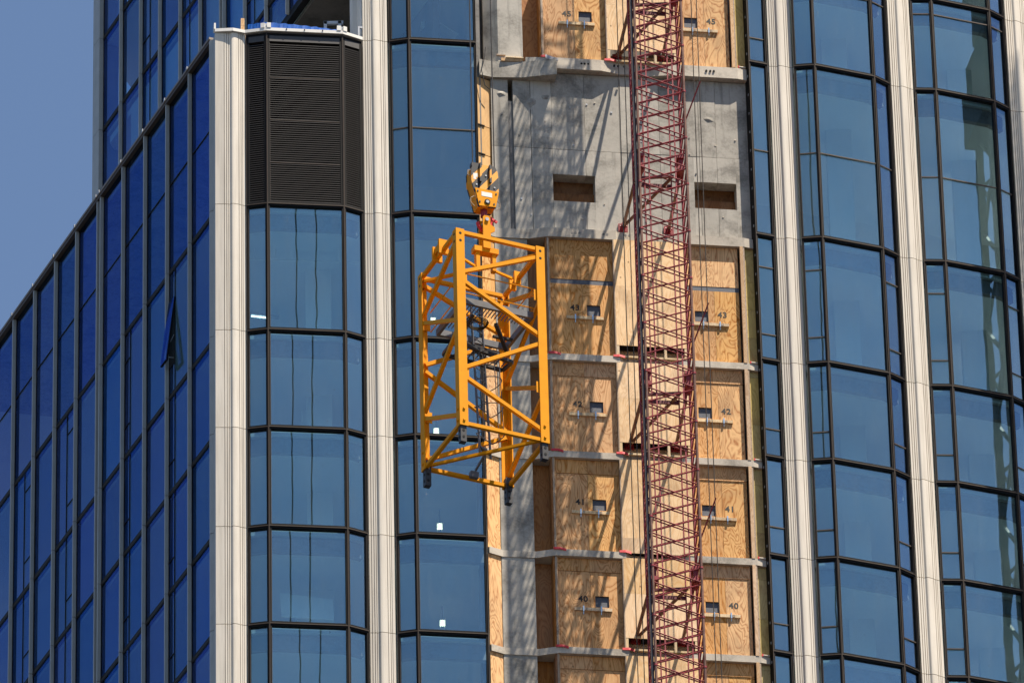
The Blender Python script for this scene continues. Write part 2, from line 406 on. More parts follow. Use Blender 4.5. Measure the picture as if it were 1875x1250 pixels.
# ---- side walls of the wing and of the tower: grey fins, deep blue panes, black transoms
DW = 114.4
def side_wall(x, y, fins, levels, end, zbot, mids, sash, corner_w, has_top):
    """facade running back from (x,y); t grows away from the street; n is outward"""
    fr_ = Fr(x, y, DW-180)           # u = -t
    F = lambda t, nn, z: fr_(-t, nn, z)
    stops = [0.0] + fins
    for i in range(len(levels)-1):
        z0, z1 = levels[i], levels[i+1]
        if z1 <= zbot: continue
        zb = max(z0, zbot)
        for k, t in enumerate(stops + [end]):
            if k == 0: continue
            t0, t1 = stops[k-1], t
            if t1-t0 < .5:   # between the twin fins
                MB().bx(fr_, -t1, -t0, -.16, -.10, zb, z1-.004).build('infill', 'frame', BL); continue
            fu = MB(); th = .085
            fu.bx(fr_, -t1+.03, -t0-.03, -.22, -.096, z0+.004 if zb == z0 else zb, (z0 if zb == z0 else zb)+th); fu.bx(fr_, -t1+.03, -t0-.03, -.22, -.096, z1-th, z1-.004)
            fu.bx(fr_, -t1+.03, -t0-.03, -.095, -.088, z1-.022, z1-.006, 1)
            fu.bx(fr_, -t1+.03, -t1+.055, -.22, -.102, zb+th, z1-th); fu.bx(fr_, -t0-.055, -t0-.03, -.22, -.102, zb+th, z1-th)
            f = fu.build('window_unit', ['frame', 'lip'], BL)
            a = random.uniform(-.003, .003); b_ = random.uniform(-.004, .004)
            p = MB(); ua, ub, za, zz = -t1+.05, -t0-.05, zb+th-.004, z1-th+.004
            p.hexa([fr_(ua, -.112+a, za), fr_(ub, -.112, za), fr_(ub, -.124, za), fr_(ua, -.124+a, za), fr_(ua, -.112+a+b_, zz), fr_(ub, -.112+b_, zz), fr_(ub, -.124+b_, zz), fr_(ua, -.124+a+b_, zz)])
            p.build('pane', 'glass', f)
            for (lo, hi, zm) in mids:
                if lo-.01 <= z0 and z1 <= hi+.01:
                    MB().bx(fr_, ua, ub, -.118, -.092, zm-.014, zm+.014).build('glazing_bar', 'frame', f)
            s = sash(k, i)
            if s:
                tl, th_, zl, zh = s
                tv = tl if tl > t0+.1 else th_
                MB().bx(fr_, -tv-.012, -tv+.012, -.118, -.094, za, zz).build('glazing_bar', 'frame', f)
                for q in (zl, zh):
                    if za+.1 < q < zz-.1: MB().bx(fr_, -th_+.02, -tl-.02, -.118, -.093, q-.013, q+.013).build('glazing_bar', 'frame', f)
        for t in fins:
            if zb >= z1: continue
            MB().bx(fr_, -t-.028, -t+.028, -.10, 0, zb+.008, z1-.008).build('fin', 'fin', BL)
    return fr_

WX, WY = -8.13, 196.27
wing_fins = [1.672*k for k in range(1, 6)] + [8.61+1.672*k for k in range(0, 7)]
def wing_sash(k, i):
    if k in (2, 4): return (wing_fins[k-1]-.46, wing_fins[k-1], LV[i]+.95, LV[i]+3.08 if i == 5 else 0) if i < 6 else None
    if k in (8, 10): return (wing_fins[k-2], wing_fins[k-2]+.80, LV[i]+.95, LV[i]+3.3 if i == 5 else 0) if i < 6 else None
    return None
wl = LV[:7] + [ROOF-.02]
wf = side_wall(WX, WY, wing_fins, wl, wing_fins[-1]+1.672, 0, [(131.1, ROOF, 134.03)], wing_sash, .3, True)
# coping along the wing roof
MB().bx(wf, -20.3, -.02, -.40, .035, ROOF+.0, ROOF+.075).bx(wf, -20.3, -.02, -.12, .015, ROOF-.10, ROOF-.004, 1).build('coping', ['coping', 'lip'], BL)
for t in wing_fins:
    MB().bx(wf, -t-.04, -t+.04, .036, .055, ROOF+.01, ROOF+.11).build('coping_clip', 'steel', BL)

# corner return between the wing and the cream corner pilaster
for i in range(7):
    z0, z1 = LV[i], (LV[i+1] if i < 6 else ROOF-.05)
    MB().prism([(-8.175, 196.33), (-8.155, 196.26), (-8.06, 196.20), (-7.995, 195.90), (-7.91, 195.93), (-7.96, 196.36)], z0+.009, z1-.009).build('corner_return', 'fin', BL)

TX, TY = -4.12, 196.93
tower_fins = [1.87, 3.47, 5.07, 6.65, 8.26, 9.83, 10.08, 11.70, 13.27, 14.89, 16.44, 18.06]
TL = [138.5, 142.6, 146.44, 149.77, 153.1]
def tower_sash(k, i):
    if k in (5, 9, 11): return (tower_fins[k-1]-.62, tower_fins[k-1], TL[i]+1.05, 0)
    return None
tf = side_wall(TX, TY, tower_fins, TL, 19.67, 141.3, [], tower_sash, .5, False)
for i in range(4):
    z0, z1 = max(TL[i], 141.3), TL[i+1]
    MB().bx(tf, -20.18, -19.66, -.6, .02, z0+.009, z1-.009).build('corner_pier', 'fin', BL)
for z0, z1 in ((ROOF+.02, 139.95), (139.95, 143.0), (143.0, 146.0)):
    MB().prism([(-4.30, 197.36), (-4.22, 197.10), (-4.10, 197.02), (-3.955, 196.56), (-3.90, 196.60), (-4.1, 197.42)], z0+.009, z1-.009).build('corner_return', 'fin', BL)
# underside edge of the glazing above the open storey
MB().bx(tf, -19.66, -.3, -.30, -.098, 141.14, 141.29).build('edge_trim', 'frame', BL)

# ---- floor plates behind the glass
def inset(pts, d):
    out = []
    for k, p in enumerate(pts):
        nx = ny = 0
        for a, b_ in ((k-1, k), (k, k+1)):
            if a < 0 or b_ >= len(pts): continue
            f, L = frame2(pts[a], pts[b_]); nx += f.N[0]; ny += f.N[1]
        h = math.hypot(nx, ny); out.append((p[0]-d*nx/h, p[1]-d*ny/h))
    return out
def wing_pt(t, nn): return wf(-t, nn, 0)[:2]
def tower_pt(t, nn): return tf(-t, nn, 0)[:2]
left_front = inset(BAYS[0] + BAYS[1], .17)
tower_front = inset(BAYS[1], .17)
right_front = inset(BAYS[2] + BAYS[3] + BAYS[4] + BAYS[5], .17)
core_back = [(-.75, 198.0), (6.5, 199.0)]
for i, z in enumerate(LV + [143.0, 146.0]):
    if z < ROOF+.1: poly = [wing_pt(20.2, -.24), wing_pt(.3, -.24)] + left_front
    elif z < 141: poly = [(-3.3, 224), (-3.3, 197.3)] + tower_front
    else: poly = [(-9, 224), tower_pt(19.4, -.24), tower_pt(.5, -.24)] + tower_front
    poly = poly + core_back + right_front + [(19, 224)] + ([(-16, 224)] if z < ROOF+.1 else [])
    MB().prism(poly, z-.16, z+.07).build('floor_slab', 'ceiling', BL)
for z in (146.44, 149.77, 153.1):
    MB().prism([tower_pt(20.0, -.24), tower_pt(.5, -.24), (15, 203), (16, 224), (-9, 224)], z-.16, z+.07).build('floor_slab', 'ceiling', BL)
# dropped edge beams behind the heads of the panes
for bi, B in enumerate(BAYS):
    for i in range(1, len(LV)):
        if bi == 0 and i >= 7: continue
        ins_ = inset(B, .30); ins2 = inset(B, .46)
        for k in range(len(B)-1):
            if bi == 2: continue
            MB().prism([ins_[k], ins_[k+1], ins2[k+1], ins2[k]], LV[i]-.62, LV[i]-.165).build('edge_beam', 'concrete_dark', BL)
# interior walls
for nm, pts in (('interior_wall', [(-6.6, 203.4), (-6.5, 203.2), (6.0, 204.6), (6.0, 204.8)]), ('interior_wall', [(6.0, 204.6), (17.0, 208.6), (17.0, 208.8), (6.0, 204.8)]), ('interior_wall', [(-6.7, 203.3), (-6.5, 203.3), (-11.0, 213.0), (-11.2, 213.0)])):
    MB().prism(pts, LV[0], 146).build(nm, 'ceiling', BL)
for x0, x1, y0 in ((-.85, -.70, 197.1), (6.55, 6.62, 198.25)):
    MB().prism([(x0, y0), (x1, y0+.02), (x1, 204), (x0, 204)], LV[0], 146).build('partition', 'concrete_dark', BL)
# column behind the glass of the left bays
for x, y in ((-5.3, 199.4), (9.3, 201.6), (12.9, 203.3)):
    MB().prism([(x-.35, y-.35), (x+.35, y-.35), (x+.35, y+.35), (x-.35, y+.35)], LV[0], 136.6 if x < 0 else 146).build('interior_column', 'ceiling', BL)

# open storey above the wing roof: dark soffit, back wall, roof deck
MB().prism([tower_pt(19.4, -.32), tower_pt(.5, -.32), (3, 200), (3, 222), (-9, 222)], 141.0, 141.13).build('soffit', 'soffit', BL)
MB().prism([tower_pt(19.4, -2.6), tower_pt(.6, -2.6), tower_pt(.6, -2.8), tower_pt(19.4, -2.8)], ROOF, 140.99).build('open_storey_wall', 'soffit', BL); MB().prism([(-3.75, 197.2), (-3.6, 197.2), (-3.6, 206), (-3.75, 206)], ROOF, 140.99).build('open_storey_wall', 'soffit', BL)  # second wall is an added partition blocking sun through the bay glass
MB().prism([wing_pt(20.2, -.3), wing_pt(.3, -.3)] + inset(BAYS[0], .2) + [(-3.6, 197.5), tower_pt(20, -2.5)], ROOF-.20, ROOF-.12).build('roof_deck', 'concrete', BL)
# white parapet flashing along the top of the left bay and corner pilaster
top_line = [(-7.99, 195.86), (-7.50, 195.84), (-7.17, 195.96), (-6.57, 195.86), (-4.48, 196.11), (-3.95, 196.43)]
for p, q in zip(top_line, top_line[1:]):
    fr, L = frame2(p, q)
    MB().bx(fr, -.004, L+.002, -.30, .03, ROOF-.052, ROOF+.045).build('parapet_flashing', 'white', BL)
for (p, q, us) in ((top_line[2], top_line[3], (.50,)), (top_line[3], top_line[4], (.06, 2.0)), (top_line[4], top_line[5], (.06,))):
    fr, L = frame2(p, q)
    for u in us:
        MB().bx(fr, u-.05, u+.06, -.06, .045, ROOF+.046, ROOF+.20).build('parapet_clip', 'white', BL)
for p in (top_line[3], top_line[4]):
    fr = Fr(p[0], p[1], 8); MB().bx(fr, -.07, .07, -.2, -.02, ROOF+.05, ROOF+.21).build('joint_plate', 'steel', BL)
fr, L = frame2(top_line[3], top_line[4])
for u in (.55, 1.05, 1.55): MB().tube(fr(u, .03, ROOF+.01), fr(u, .05, ROOF+.01), .018).build('fixing_screw', 'frame', BL)
# lightning strap and end plate beside the pilaster
MB().bx(Fr(-3.99, 196.46, 8), -.07, -.03, -.15, .03, ROOF+.05, ROOF+.42).bx(Fr(-3.99, 196.46, 8), -.03, .05, -.02, .03, ROOF+.36, ROOF+.42).build('flashing_upstand', 'steel', BL)
# joint plate at the corner end of the coping
MB().bx(Fr(-7.99, 195.86, 8), -.03, .02, -.2, .02, ROOF+.046, ROOF+.24).build('coping_end', 'white', BL)

# ---- the open window in the wing
fr_ = wf; t0, t1 = 2.90, 3.33; zl, zh = 128.05, 130.17
sash = bpy.data.objects.new('open_sash', None)
mb = MB(); ang = math.radians(6.5)
def SP(t, d, h): # hinged at the top, swinging outward
    nn = -.09 + math.sin(ang)*h + d*math.cos(ang); z = zh - math.cos(ang)*h + d*math.sin(ang)
    return fr_(-t, nn, z)
H = zh-zl
def sbx(mb, ta, tb, d0, d1, h0, h1, mi=0):
    return mb.hexa([SP(tb, d1, h1), SP(ta, d1, h1), SP(ta, d0, h1), SP(tb, d0, h1), SP(tb, d1, h0), SP(ta, d1, h0), SP(ta, d0, h0), SP(tb, d0, h0)], mi)
for a in ((t0, t0+.05, -.06, 0, 0, H), (t1-.05, t1, -.06, 0, 0, H), (t0+.05, t1-.05, -.06, 0, 0, .05), (t0+.05, t1-.05, -.06, 0, H-.06, H)): sbx(mb, *a)
os_ = mb.build('open_sash', 'frame', BL, label='awning sash of the wing swung open at its foot')
sbx(MB(), t0+.001, t1-.001, .001, .010, .001, H-.001).build('pane', 'glass', os_)
MB().bx(fr_, -t1, -t0, -.125, -.098, zl, zh).build('sash_dark_sheet', 'hole', BL)  # black sheet laid over the pane, painting in the dark room behind
MB().tube(SP(t0+.04, -.06, H-.12), fr_(-t0-.04, -.10, zl+.15), .012).tube(SP(t0+.04, -.06, H-.6), fr_(-t0-.04, -.10, zl+.9), .010).build('stay_arm', 'steel', os_)

# ------------------------------------------------------------------ the unfinished hoist strip
WF = Fr(1.06, 197.24, 8)
ST = [114.68, 117.75, 120.77, 123.865, 126.965, 131.03, 136.68]       # slab tops below floors 39..45
def slab_poly(edge, back=-1.0):
    return [WF(u, nn, 0)[:2] for u, nn in edge] + [WF(edge[-1][0], back, 0)[:2], WF(edge[0][0], back, 0)[:2]]
EDGE = [(-1.80, -.04), (-1.42, -.205), (-.52, -.195), (0, .0), (1.87, .0), (2.02, -.15), (2.4, -.185), (2.95, -.185), (3.4, -.10), (3.62, -.01), (5.43, -.012), (5.68, -.075)]
for i, z in enumerate(ST):
    th = .20
    if i == 5: th = .29
    if i == 6: continue
    if i == 5:
        e = [(-1.80, -.04), (-1.42, -.18), (-.52, -.17), (0, .0), (1.87, .0), (1.92, -.06), (3.60, -.06), (3.62, -.01), (5.43, -.012), (5.68, -.075)]
    else: e = EDGE
    MB().prism(slab_poly(e), z-th, z).build('slab_edge', 'concrete_pale', BL)
# slab under floor 45: deep stepped beam at the left, thinner edge at the right
MB().prism(slab_poly([(-1.80, -.02), (-1.42, -.12), (-.62, -.06), (.30, .20), (.33, .20), (.33, -.1)]), 135.98, 136.50).build('slab_beam', 'concrete', BL)
MB().prism(slab_poly([(.335, .02), (1.60, .02), (2.1, -.10), (2.95, -.12), (3.62, .0), (5.43, .0), (5.69, -.06)]), 136.30, 136.66).build('slab_edge', 'concrete_pale', BL)
MB().prism(slab_poly([(-.50, -.05), (.33, .03), (.33, -.1)]), 136.505, 136.66).build('slab_kerb', 'concrete', BL)
for u in (1.05, 1.14, 1.24, 1.97, 2.08, 2.25, 2.70, 2.80, 4.55, 4.66, 4.76):
    MB().tube(WF(u, -.02, 136.50), WF(u, .026, 136.50), .032, 10).build('tendon_pocket', 'hole', BL)
for u in (.66, .76, .86, 1.52, 1.63, 2.14, 2.24):
    MB().tube(WF(u, -.02, 130.90), WF(u, .006, 130.90), .034, 10).build('tendon_pocket', 'concrete_dark', BL)
# dark closing wall behind everything
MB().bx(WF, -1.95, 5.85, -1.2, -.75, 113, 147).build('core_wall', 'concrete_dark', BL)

def sheet(u0, u1, n, z0, z1, mat, hole=None, nm='plywood_sheet'):
    mb = MB(); t = .018
    if hole:
        a, b_, c, d = hole
        mb.bx(WF, u0, a, n-t, n, z0, z1).bx(WF, b_, u1, n-t, n, z0, z1).bx(WF, a, b_, n-t, n, z0, c).bx(WF, a, b_, n-t, n, d, z1)
    else: mb.bx(WF, u0, u1, n-t, n, z0, z1)
    o = mb.build(nm, mat, BL)
    if hole:
        MB().bx(WF, a-.02, b_+.02, n-.06, n-.045, c-.02, d+.02).build('hatch_mesh', 'mesh', o)
    return o
def batten(u0, u1, n, z, b1, b2):
    o = MB().bx(WF, u0, u1, n, n+.045, z-.045, z+.045).build('batten', 'lumber_pale', BL)
    for u in (b1, b2):
        MB().bx(WF, u-.018, u+.018, n+.046, n+.066, z-.075, z+.085).tube(WF(u, n+.05, z-.05), WF(u, n+.03, z-.16), .012, 6).build('bolt', 'bolt', o)
        MB().bx(WF, u+.03, u+.10, n+.0455, n+.05, z-.038, z+.038).build('cleat', 'lumber_grey', o)
def number(txt, u, z, n):
    c = bpy.data.curves.new('painted_number', 'FONT'); c.body = txt; c.size = .245; c.extrude = .0015; c.offset = .0065; c.align_x = 'CENTER'; c.align_y = 'CENTER'; c.space_character = 1.12
    c.materials.append(M['number'])
    tmp = bpy.data.objects.new('tmp', c); me = bpy.data.meshes.new_from_object(tmp); bpy.data.objects.remove(tmp)
    o = bpy.data.objects.new('painted_number', me); S.collection.objects.link(o)
    put(o, WF(u, n+.003, z), BL); o.rotation_euler = (math.pi/2, 0, A8); o['label'] = 'black stencilled floor number ' + txt
    return o

def storey(idx, num, last=False):
    z0 = ST[idx]; tall = num == 43
    if idx+1 < len(ST): z1 = ST[idx+1] - (.29 if tall else .20)
    else: z1 = 139.75
    nd_ = -.135
    # left strip and concrete stub wall
    if num != 45:
        f2, L2 = frame2(WF(-1.83, -.075, 0)[:2], WF(-1.47, -.235, 0)[:2])
        MB().bx(f2, 0, L2, -.02, 0, z0+.003, z1-.003).build('plywood_sheet', 'ply_strong', BL)
        MB().bx(WF, -1.455, -.56, -.62, -.225, z0, z1).build('concrete_pier', 'concrete', BL)
    else:
        pts = [(-1.25, -.14), (-.56, -.14), (-.56, -.7), (-1.62, -.7), (-1.62, -.42)]
        MB().prism([WF(a, b_, 0)[:2] for a, b_ in pts], z0-.15, z1).build('concrete_pier', 'concrete', BL)
    # niche
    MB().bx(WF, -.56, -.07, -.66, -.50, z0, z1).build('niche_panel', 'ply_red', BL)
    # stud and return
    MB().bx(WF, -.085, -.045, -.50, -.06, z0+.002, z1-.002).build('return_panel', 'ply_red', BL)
    MB().bx(WF, -.044, .004, -.12, -.035, z0+.002, z1-.002).build('stud', 'lumber_grey', BL)
    MB().bx(WF, .008, .028, -.118, -.05, z0+.002, z1-.002).build('stud', 'lumber', BL)
    hz = z0 + 1.34
    # header and sheets
    if tall:
        hb = 129.30
        sheet(.03, 1.765, nd_, 129.46, z1-.004, 'ply'); MB().bx(WF, .03, 1.765, nd_-.03, nd_-.008, 129.315, 129.455).build('membrane_strip', 'mesh', BL)
        sheet(3.80, 5.24, nd_, 129.46, z1-.004, 'ply_strong'); MB().bx(WF, 3.80, 5.24, nd_-.03, nd_-.008, 129.315, 129.455).build('membrane_strip', 'mesh', BL)
        zt = 129.31
    else:
        zt = min(z1-.40, z0+2.46)
        sheet(.03, .90, nd_+.018, zt+.006, z1-.004, 'ply'); sheet(.904, 1.765, nd_+.018, zt+.006, z1-.004, 'ply')
        sheet(3.80, 5.24, nd_+.018, zt+.006, z1-.004, 'ply')
    sheet(.03, .905, nd_, z0+.004, zt, 'ply'); sheet(.912, 1.765, nd_, z0+.004, zt, random.choice(['ply', 'ply_strong']), (1.03, 1.40, hz, hz+.345))
    sheet(3.80, 4.55, nd_, z0+.004, zt, 'ply', (4.0, 4.37, hz, hz+.345)); sheet(4.557, 5.24, nd_, z0+.004, zt, 'ply_strong')
    batten(.46, 1.475, nd_, hz-.09, .70, 1.18); batten(3.86, 4.93, nd_, hz-.09, 4.22, 4.68)
    number(str(num), .70, hz+.235, nd_); number(str(num), 4.76, hz+.245, nd_)
    # edge trim strips of the middle box
    MB().bx(WF, 1.77, 1.80, -.4, .0, z0+.003, z1-.003).build('box_side', 'lumber_grey', BL)
    MB().bx(WF, 3.74, 3.79, -.4, .0, z0+.003, z1-.003).build('box_side', 'lumber_pale', BL)
    # middle sheet, with or without an open foot
    if num == 41:
        zs = z0+.45; sheet(1.80, 3.735, .0, z0-.02, zs, 'ply_pale'); 
    else:
        zs = z0+.36
        MB().bx(WF, 1.81, 3.73, -.34, -.30, z0+.002, zs).build('opening_back', 'lumber_grey', BL)
        MB().bx(WF, 1.80, 3.735, -.10, -.002, z0-.02, z0+.035).build('sill_plate', 'lumber_pale', BL)
        for u in (1.80, 2.47, 3.10, 3.66): MB().bx(WF, u, u+.07, -.09, -.004, z0+.036, zs-.004).build('foot_stud', 'lumber_pale', BL)
    zm = zs + (z1-zs)*.56
    sheet(1.80, 3.735, .0, zs, zm-.003, 'ply_pale'); sheet(1.80, 3.735, .0, zm, z1+.02 if not tall else z1+.01, 'ply_pale')
    # right stud and weathered return
    MB().bx(WF, 5.29, 5.375, -.12, .0, z0+.003, z1-.003).build('stud', 'lumber', BL)
    MB().bx(WF, 5.376, 5.42, -.12, -.02, z0+.003, z1-.003).build('stud', 'lumber_grey', BL)
    zz = z0+.003
    while zz < z1-.1:
        h = min(random.choice([1.22, 1.5, .9]), z1-zz-.003); f3, L3 = frame2(WF(5.43, -.14, 0)[:2], WF(5.80, -.16, 0)[:2])
        MB().bx(f3, 0, L3, -.018, 0, zz, zz+h-.006).build('plywood_sheet', 'ply_green', BL); zz += h
    # rubbish tape caught on the slab edge
    for u, w in ((-.08, .34), (1.70, .32)):
        fold = [(u, .004, z0+.045), (u+w*.5, .022, z0+.05), (u+w, .002, z0+.02)]
        mb = MB()
        for p, q in zip(fold, fold[1:]): mb.hexa([WF(p[0], p[1]+.012, p[2]-.07), WF(q[0], q[1]+.012, q[2]-.08), WF(q[0], q[1], q[2]-.08), WF(p[0], p[1], p[2]-.07), WF(p[0], p[1]+.004, p[2]), WF(q[0], q[1]+.004, q[2]), WF(q[0], q[1]-.01, q[2]), WF(p[0], p[1]-.01, p[2])])
        mb.build('red_tape_scrap', 'tape', BL)
    MB().tube(WF(5.48, -.03, z0+.03), WF(5.66, -.05, z0+.03), .03, 8).build('pipe_stub', 'concrete_pale', BL)
    MB().bx(WF, 5.45, 5.49, -.06, -.005, z0, z0+.07).build('red_tape_scrap', 'tape', BL)
for idx, num in ((0, 39), (1, 40), (2, 41), (3, 42), (4, 43), (6, 45)): storey(idx, num)

# concrete plant storey 44: cast panels with open joints, two blockouts
za, zb = 131.03, 136.28
cols = [(-1.47, -1.0), (-.86, -.385), (-.37, .20), (.208, 1.12), (1.128, 2.09), (2.098, 3.2), (3.208, 4.30), (4.308, 4.78), (4.788, 5.72)]
rows = [(za, 133.745), (133.757, zb)]
holes = [(.205, 1.37, 132.05, 132.93), (4.13, 5.30, 132.06, 132.92)]
for r, (z0, z1) in enumerate(rows):
    for c, (u0, u1) in enumerate(cols):
        segs = [(u0, u1, z0, z1)]
        for (a, b_, h0, h1) in holes:
            ns = []
            for (p, q, s, t) in segs:
                if q <= a or p >= b_ or t <= h0 or s >= h1: ns.append((p, q, s, t)); continue
                if p < a: ns.append((p, a, s, t))
                if q > b_: ns.append((b_, q, s, t))
                m0, m1 = max(p, a), min(q, b_); ns.append((m0, m1, s, h0)); ns.append((m0, m1, h1, t))
            segs = ns
        d = random.uniform(-.006, .006)
        for (p, q, s, t) in segs: MB().bx(WF, p, q, -.60, -.20+d, s, t).build('concrete_panel', 'concrete', BL)
MB().bx(WF, -1.47, 5.72, -.70, -.215, za+.01, zb-.01) if False else None
MB().bx(WF, -1.0, -.86, -.30, -.25, za+.02, 135.3).build('cast_channel', 'concrete_dark', BL)
for (a, b_, h0, h1) in holes:
    mb = MB(); mb.bx(WF, a-.05, b_+.05, -.74, -.60, h0-.05, h1+.05).build('blockout_board', 'ply_dark', BL)
    MB().bx(WF, a+.002, b_-.002, -.598, -.45, h0+.003, h0+.42).build('blockout_board', 'ply_dark', BL)
# rough cold joint, lumps, grout drips
for k in range(26):
    u = random.uniform(-1.3, 5.4); z = random.uniform(131.3, 135.9)
    if any(a-.1 < u < b_+.1 and h0-.1 < z < h1+.1 for a, b_, h0, h1 in holes): continue
    MB().tube(WF(u, -.22, z), WF(u, -.185, z), random.uniform(.018, .035), 8).build('form_tie', random.choice(['concrete_pale', 'steel', 'concrete_dark']), BL)
for (u, z, w, h) in ((-.35, 135.25, .45, .5), (.05, 135.45, .35, .3), (-1.2, 135.5, .35, .25), (4.6, 135.0, .5, .3)):
    pts = []; k = 11
    for i in range(k):
        t = 2*math.pi*i/k; rr = random.uniform(.5, 1.0); pts.append((u+w*.5*rr*math.cos(t), z+h*.5*rr*math.sin(t)))
    ce = WF(u, -.165, z)
    mb = MB(); mb.add([ce] + [WF(a, -.204, b_) for a, b_ in pts], [(0, 1+i, 1+(i+1) % k) for i in range(k)] + [tuple(range(1, k+1))[::-1]])
    mb.build('grout_lump', 'concrete', BL)
# orange sheathing left of the plant storey
f2, L2 = frame2(WF(-1.86, -.10, 0)[:2], WF(-1.48, -.27, 0)[:2])
for z0, z1 in ((131.05, 133.4), (133.42, 134.35), (134.37, 135.95)):
    MB().bx(f2, 0, L2, -.02, 0, z0, z1-.006).build('sheathing_board', 'ply_orange', BL)
for z in (133.41, 134.36): MB().bx(f2, -.02, .2, .001, .03, z-.02, z+.02).build('bracket', 'frame', BL)
# ledger boards at the foot of floor 45
MB().bx(WF, -1.18, -.60, -.14, -.05, 136.505, 136.60).build('ledger_board', 'lumber', BL)
MB().bx(WF, -1.05, -.56, -.14, -.02, 136.605, 136.64).build('ledger_board', 'lumber_pale', BL)
MB().bx(WF, -1.30, -1.05, -.16, -.10, 136.72, 136.75).build('ledger_board', 'lumber_grey', BL)
fold = MB().hexa([WF(.02, .215, 136.50), WF(.38, .06, 136.52), WF(.38, .05, 136.50), WF(.02, .205, 136.48), WF(.02, .21, 136.62), WF(.40, .05, 136.60), WF(.40, .04, 136.59), WF(.02, .20, 136.62)])
fold.build('foil_scrap', 'steel', BL)
MB().path([WF(-1.62, -.02, 136.9), WF(-1.66, .02, 136.5), WF(-1.75, .03, 136.1), WF(-1.66, .0, 135.6), WF(-1.5, -.05, 135.5)], .012).build('loose_wire', 'black', BL)

# mass of the tower below and above the part in view, down to the street
def offs(pts): return pts
MB().prism([wing_pt(20.2, -.4), wing_pt(.5, -.4)] + inset(BAYS[0], .35) + inset(BAYS[1], .35) + [WF(-1.9, -1.3, 0)[:2], WF(5.8, -1.3, 0)[:2]] + inset(BAYS[3], .5) + inset(BAYS[4], .5) + [(19, 206), (19, 224), (-16, 224)], 0, LV[0]-.2).build('lower_storeys', 'body', BL)
MB().prism([(-12, 224.1), (19, 224.1), (19, 224.6), (-12, 224.6)], 0, 136).build('rear_wall', 'body', BL)

# ------------------------------------------------------------------ hoist mast with its ties
def hoist_mast(fr, u0, u1, n0, n1, zlo, zhi, root, joined=False):
    P = .505; nsec = int((zhi-zlo)/(3*P))
    jm = MB() if joined else None
    for s in range(nsec):
        z = zlo+s*3*P; z1 = z+3*P-.006
        mb = MB()
        # guide tubes at the front corners, chords at the back, inner verticals
        mb.tube(fr(u0+.03, n1, z), fr(u0+.03, n1, z1), .038, 10, 1); mb.tube(fr(u1, n1, z), fr(u1, n1, z1), .038, 10, 1)
        mb.tube(fr(u0, n0, z), fr(u0, n0, z1), .034, 8); mb.tube(fr(u1, n0, z), fr(u1, n0, z1), .034, 8)
        for u in (u0+.30, u1-.30):
            mb.bx(fr, u-.018, u+.018, n1-.05, n1-.015, z, z1); mb.bx(fr, u-.018, u+.018, n0+.012, n0+.045, z, z1)
        # rack plate on the left
        mb.bx(fr, u0-.085, u0-.055, n1-.12, n1-.02, z, z1, 2); mb.bx(fr, u0-.05, u0-.012, n1-.09, n1-.05, z, z1, 2)
        for q in (u0+.03, u1): mb.tube(fr(q, n1, z1-.05), fr(q, n1, z1+.002), .05, 10)
        if joined: jm.add(mb.v, mb.f); sec = None
        else: sec = mb.build('mast_section', ['red', 'tube', 'rack'], root)
        if not joined:
            for k in range(5):
                zz = z+.06+k*.30; MB().bx(fr, u0-.052, u0-.014, n1-.049, n1-.043, zz, zz+.08).build('rack_slot', 'lip', sec)
        for k in range(3):
            a, b_ = z+k*P+.025, z+(k+1)*P-.02
            for (p, q, r_) in (((u0+.03, n1-.005), (u1, n1-.005), .0195), ((u0, n0+.005), (u1, n0+.005), .0195), ((u0, n0), (u0, n1-.04), .019), ((u1, n0), (u1, n1-.04), .019)):
                lb = MB(); lb.tube(fr(p[0], p[1], b_), fr(q[0], q[1], a), r_, 6); lb.tube(fr(p[0], p[1]-.02, a), fr(q[0], q[1]-.02, b_), r_, 6)
                if joined: jm.add(lb.v, lb.f)
                else: lb.build('cross_brace', 'red', sec)
    if joined: jm.build('mast_lattice', 'red', root, kind='stuff')
MU0, MU1, MN0, MN1 = 2.09, 3.42, 2.02, 2.90
HM = thing('hoist_mast', WF(2.75, 2.45, 0), 'dark red lattice hoist mast climbing in front of the plywood strip', 'hoist mast')
hoist_mast(WF, MU0, MU1, MN0, MN1, 112.6, 146.5, HM)
MB().bx(WF, MU0-.05, MU1+.05, MN0, MN1, 0, 112.59).build('lower_mast', 'red_dark', HM)
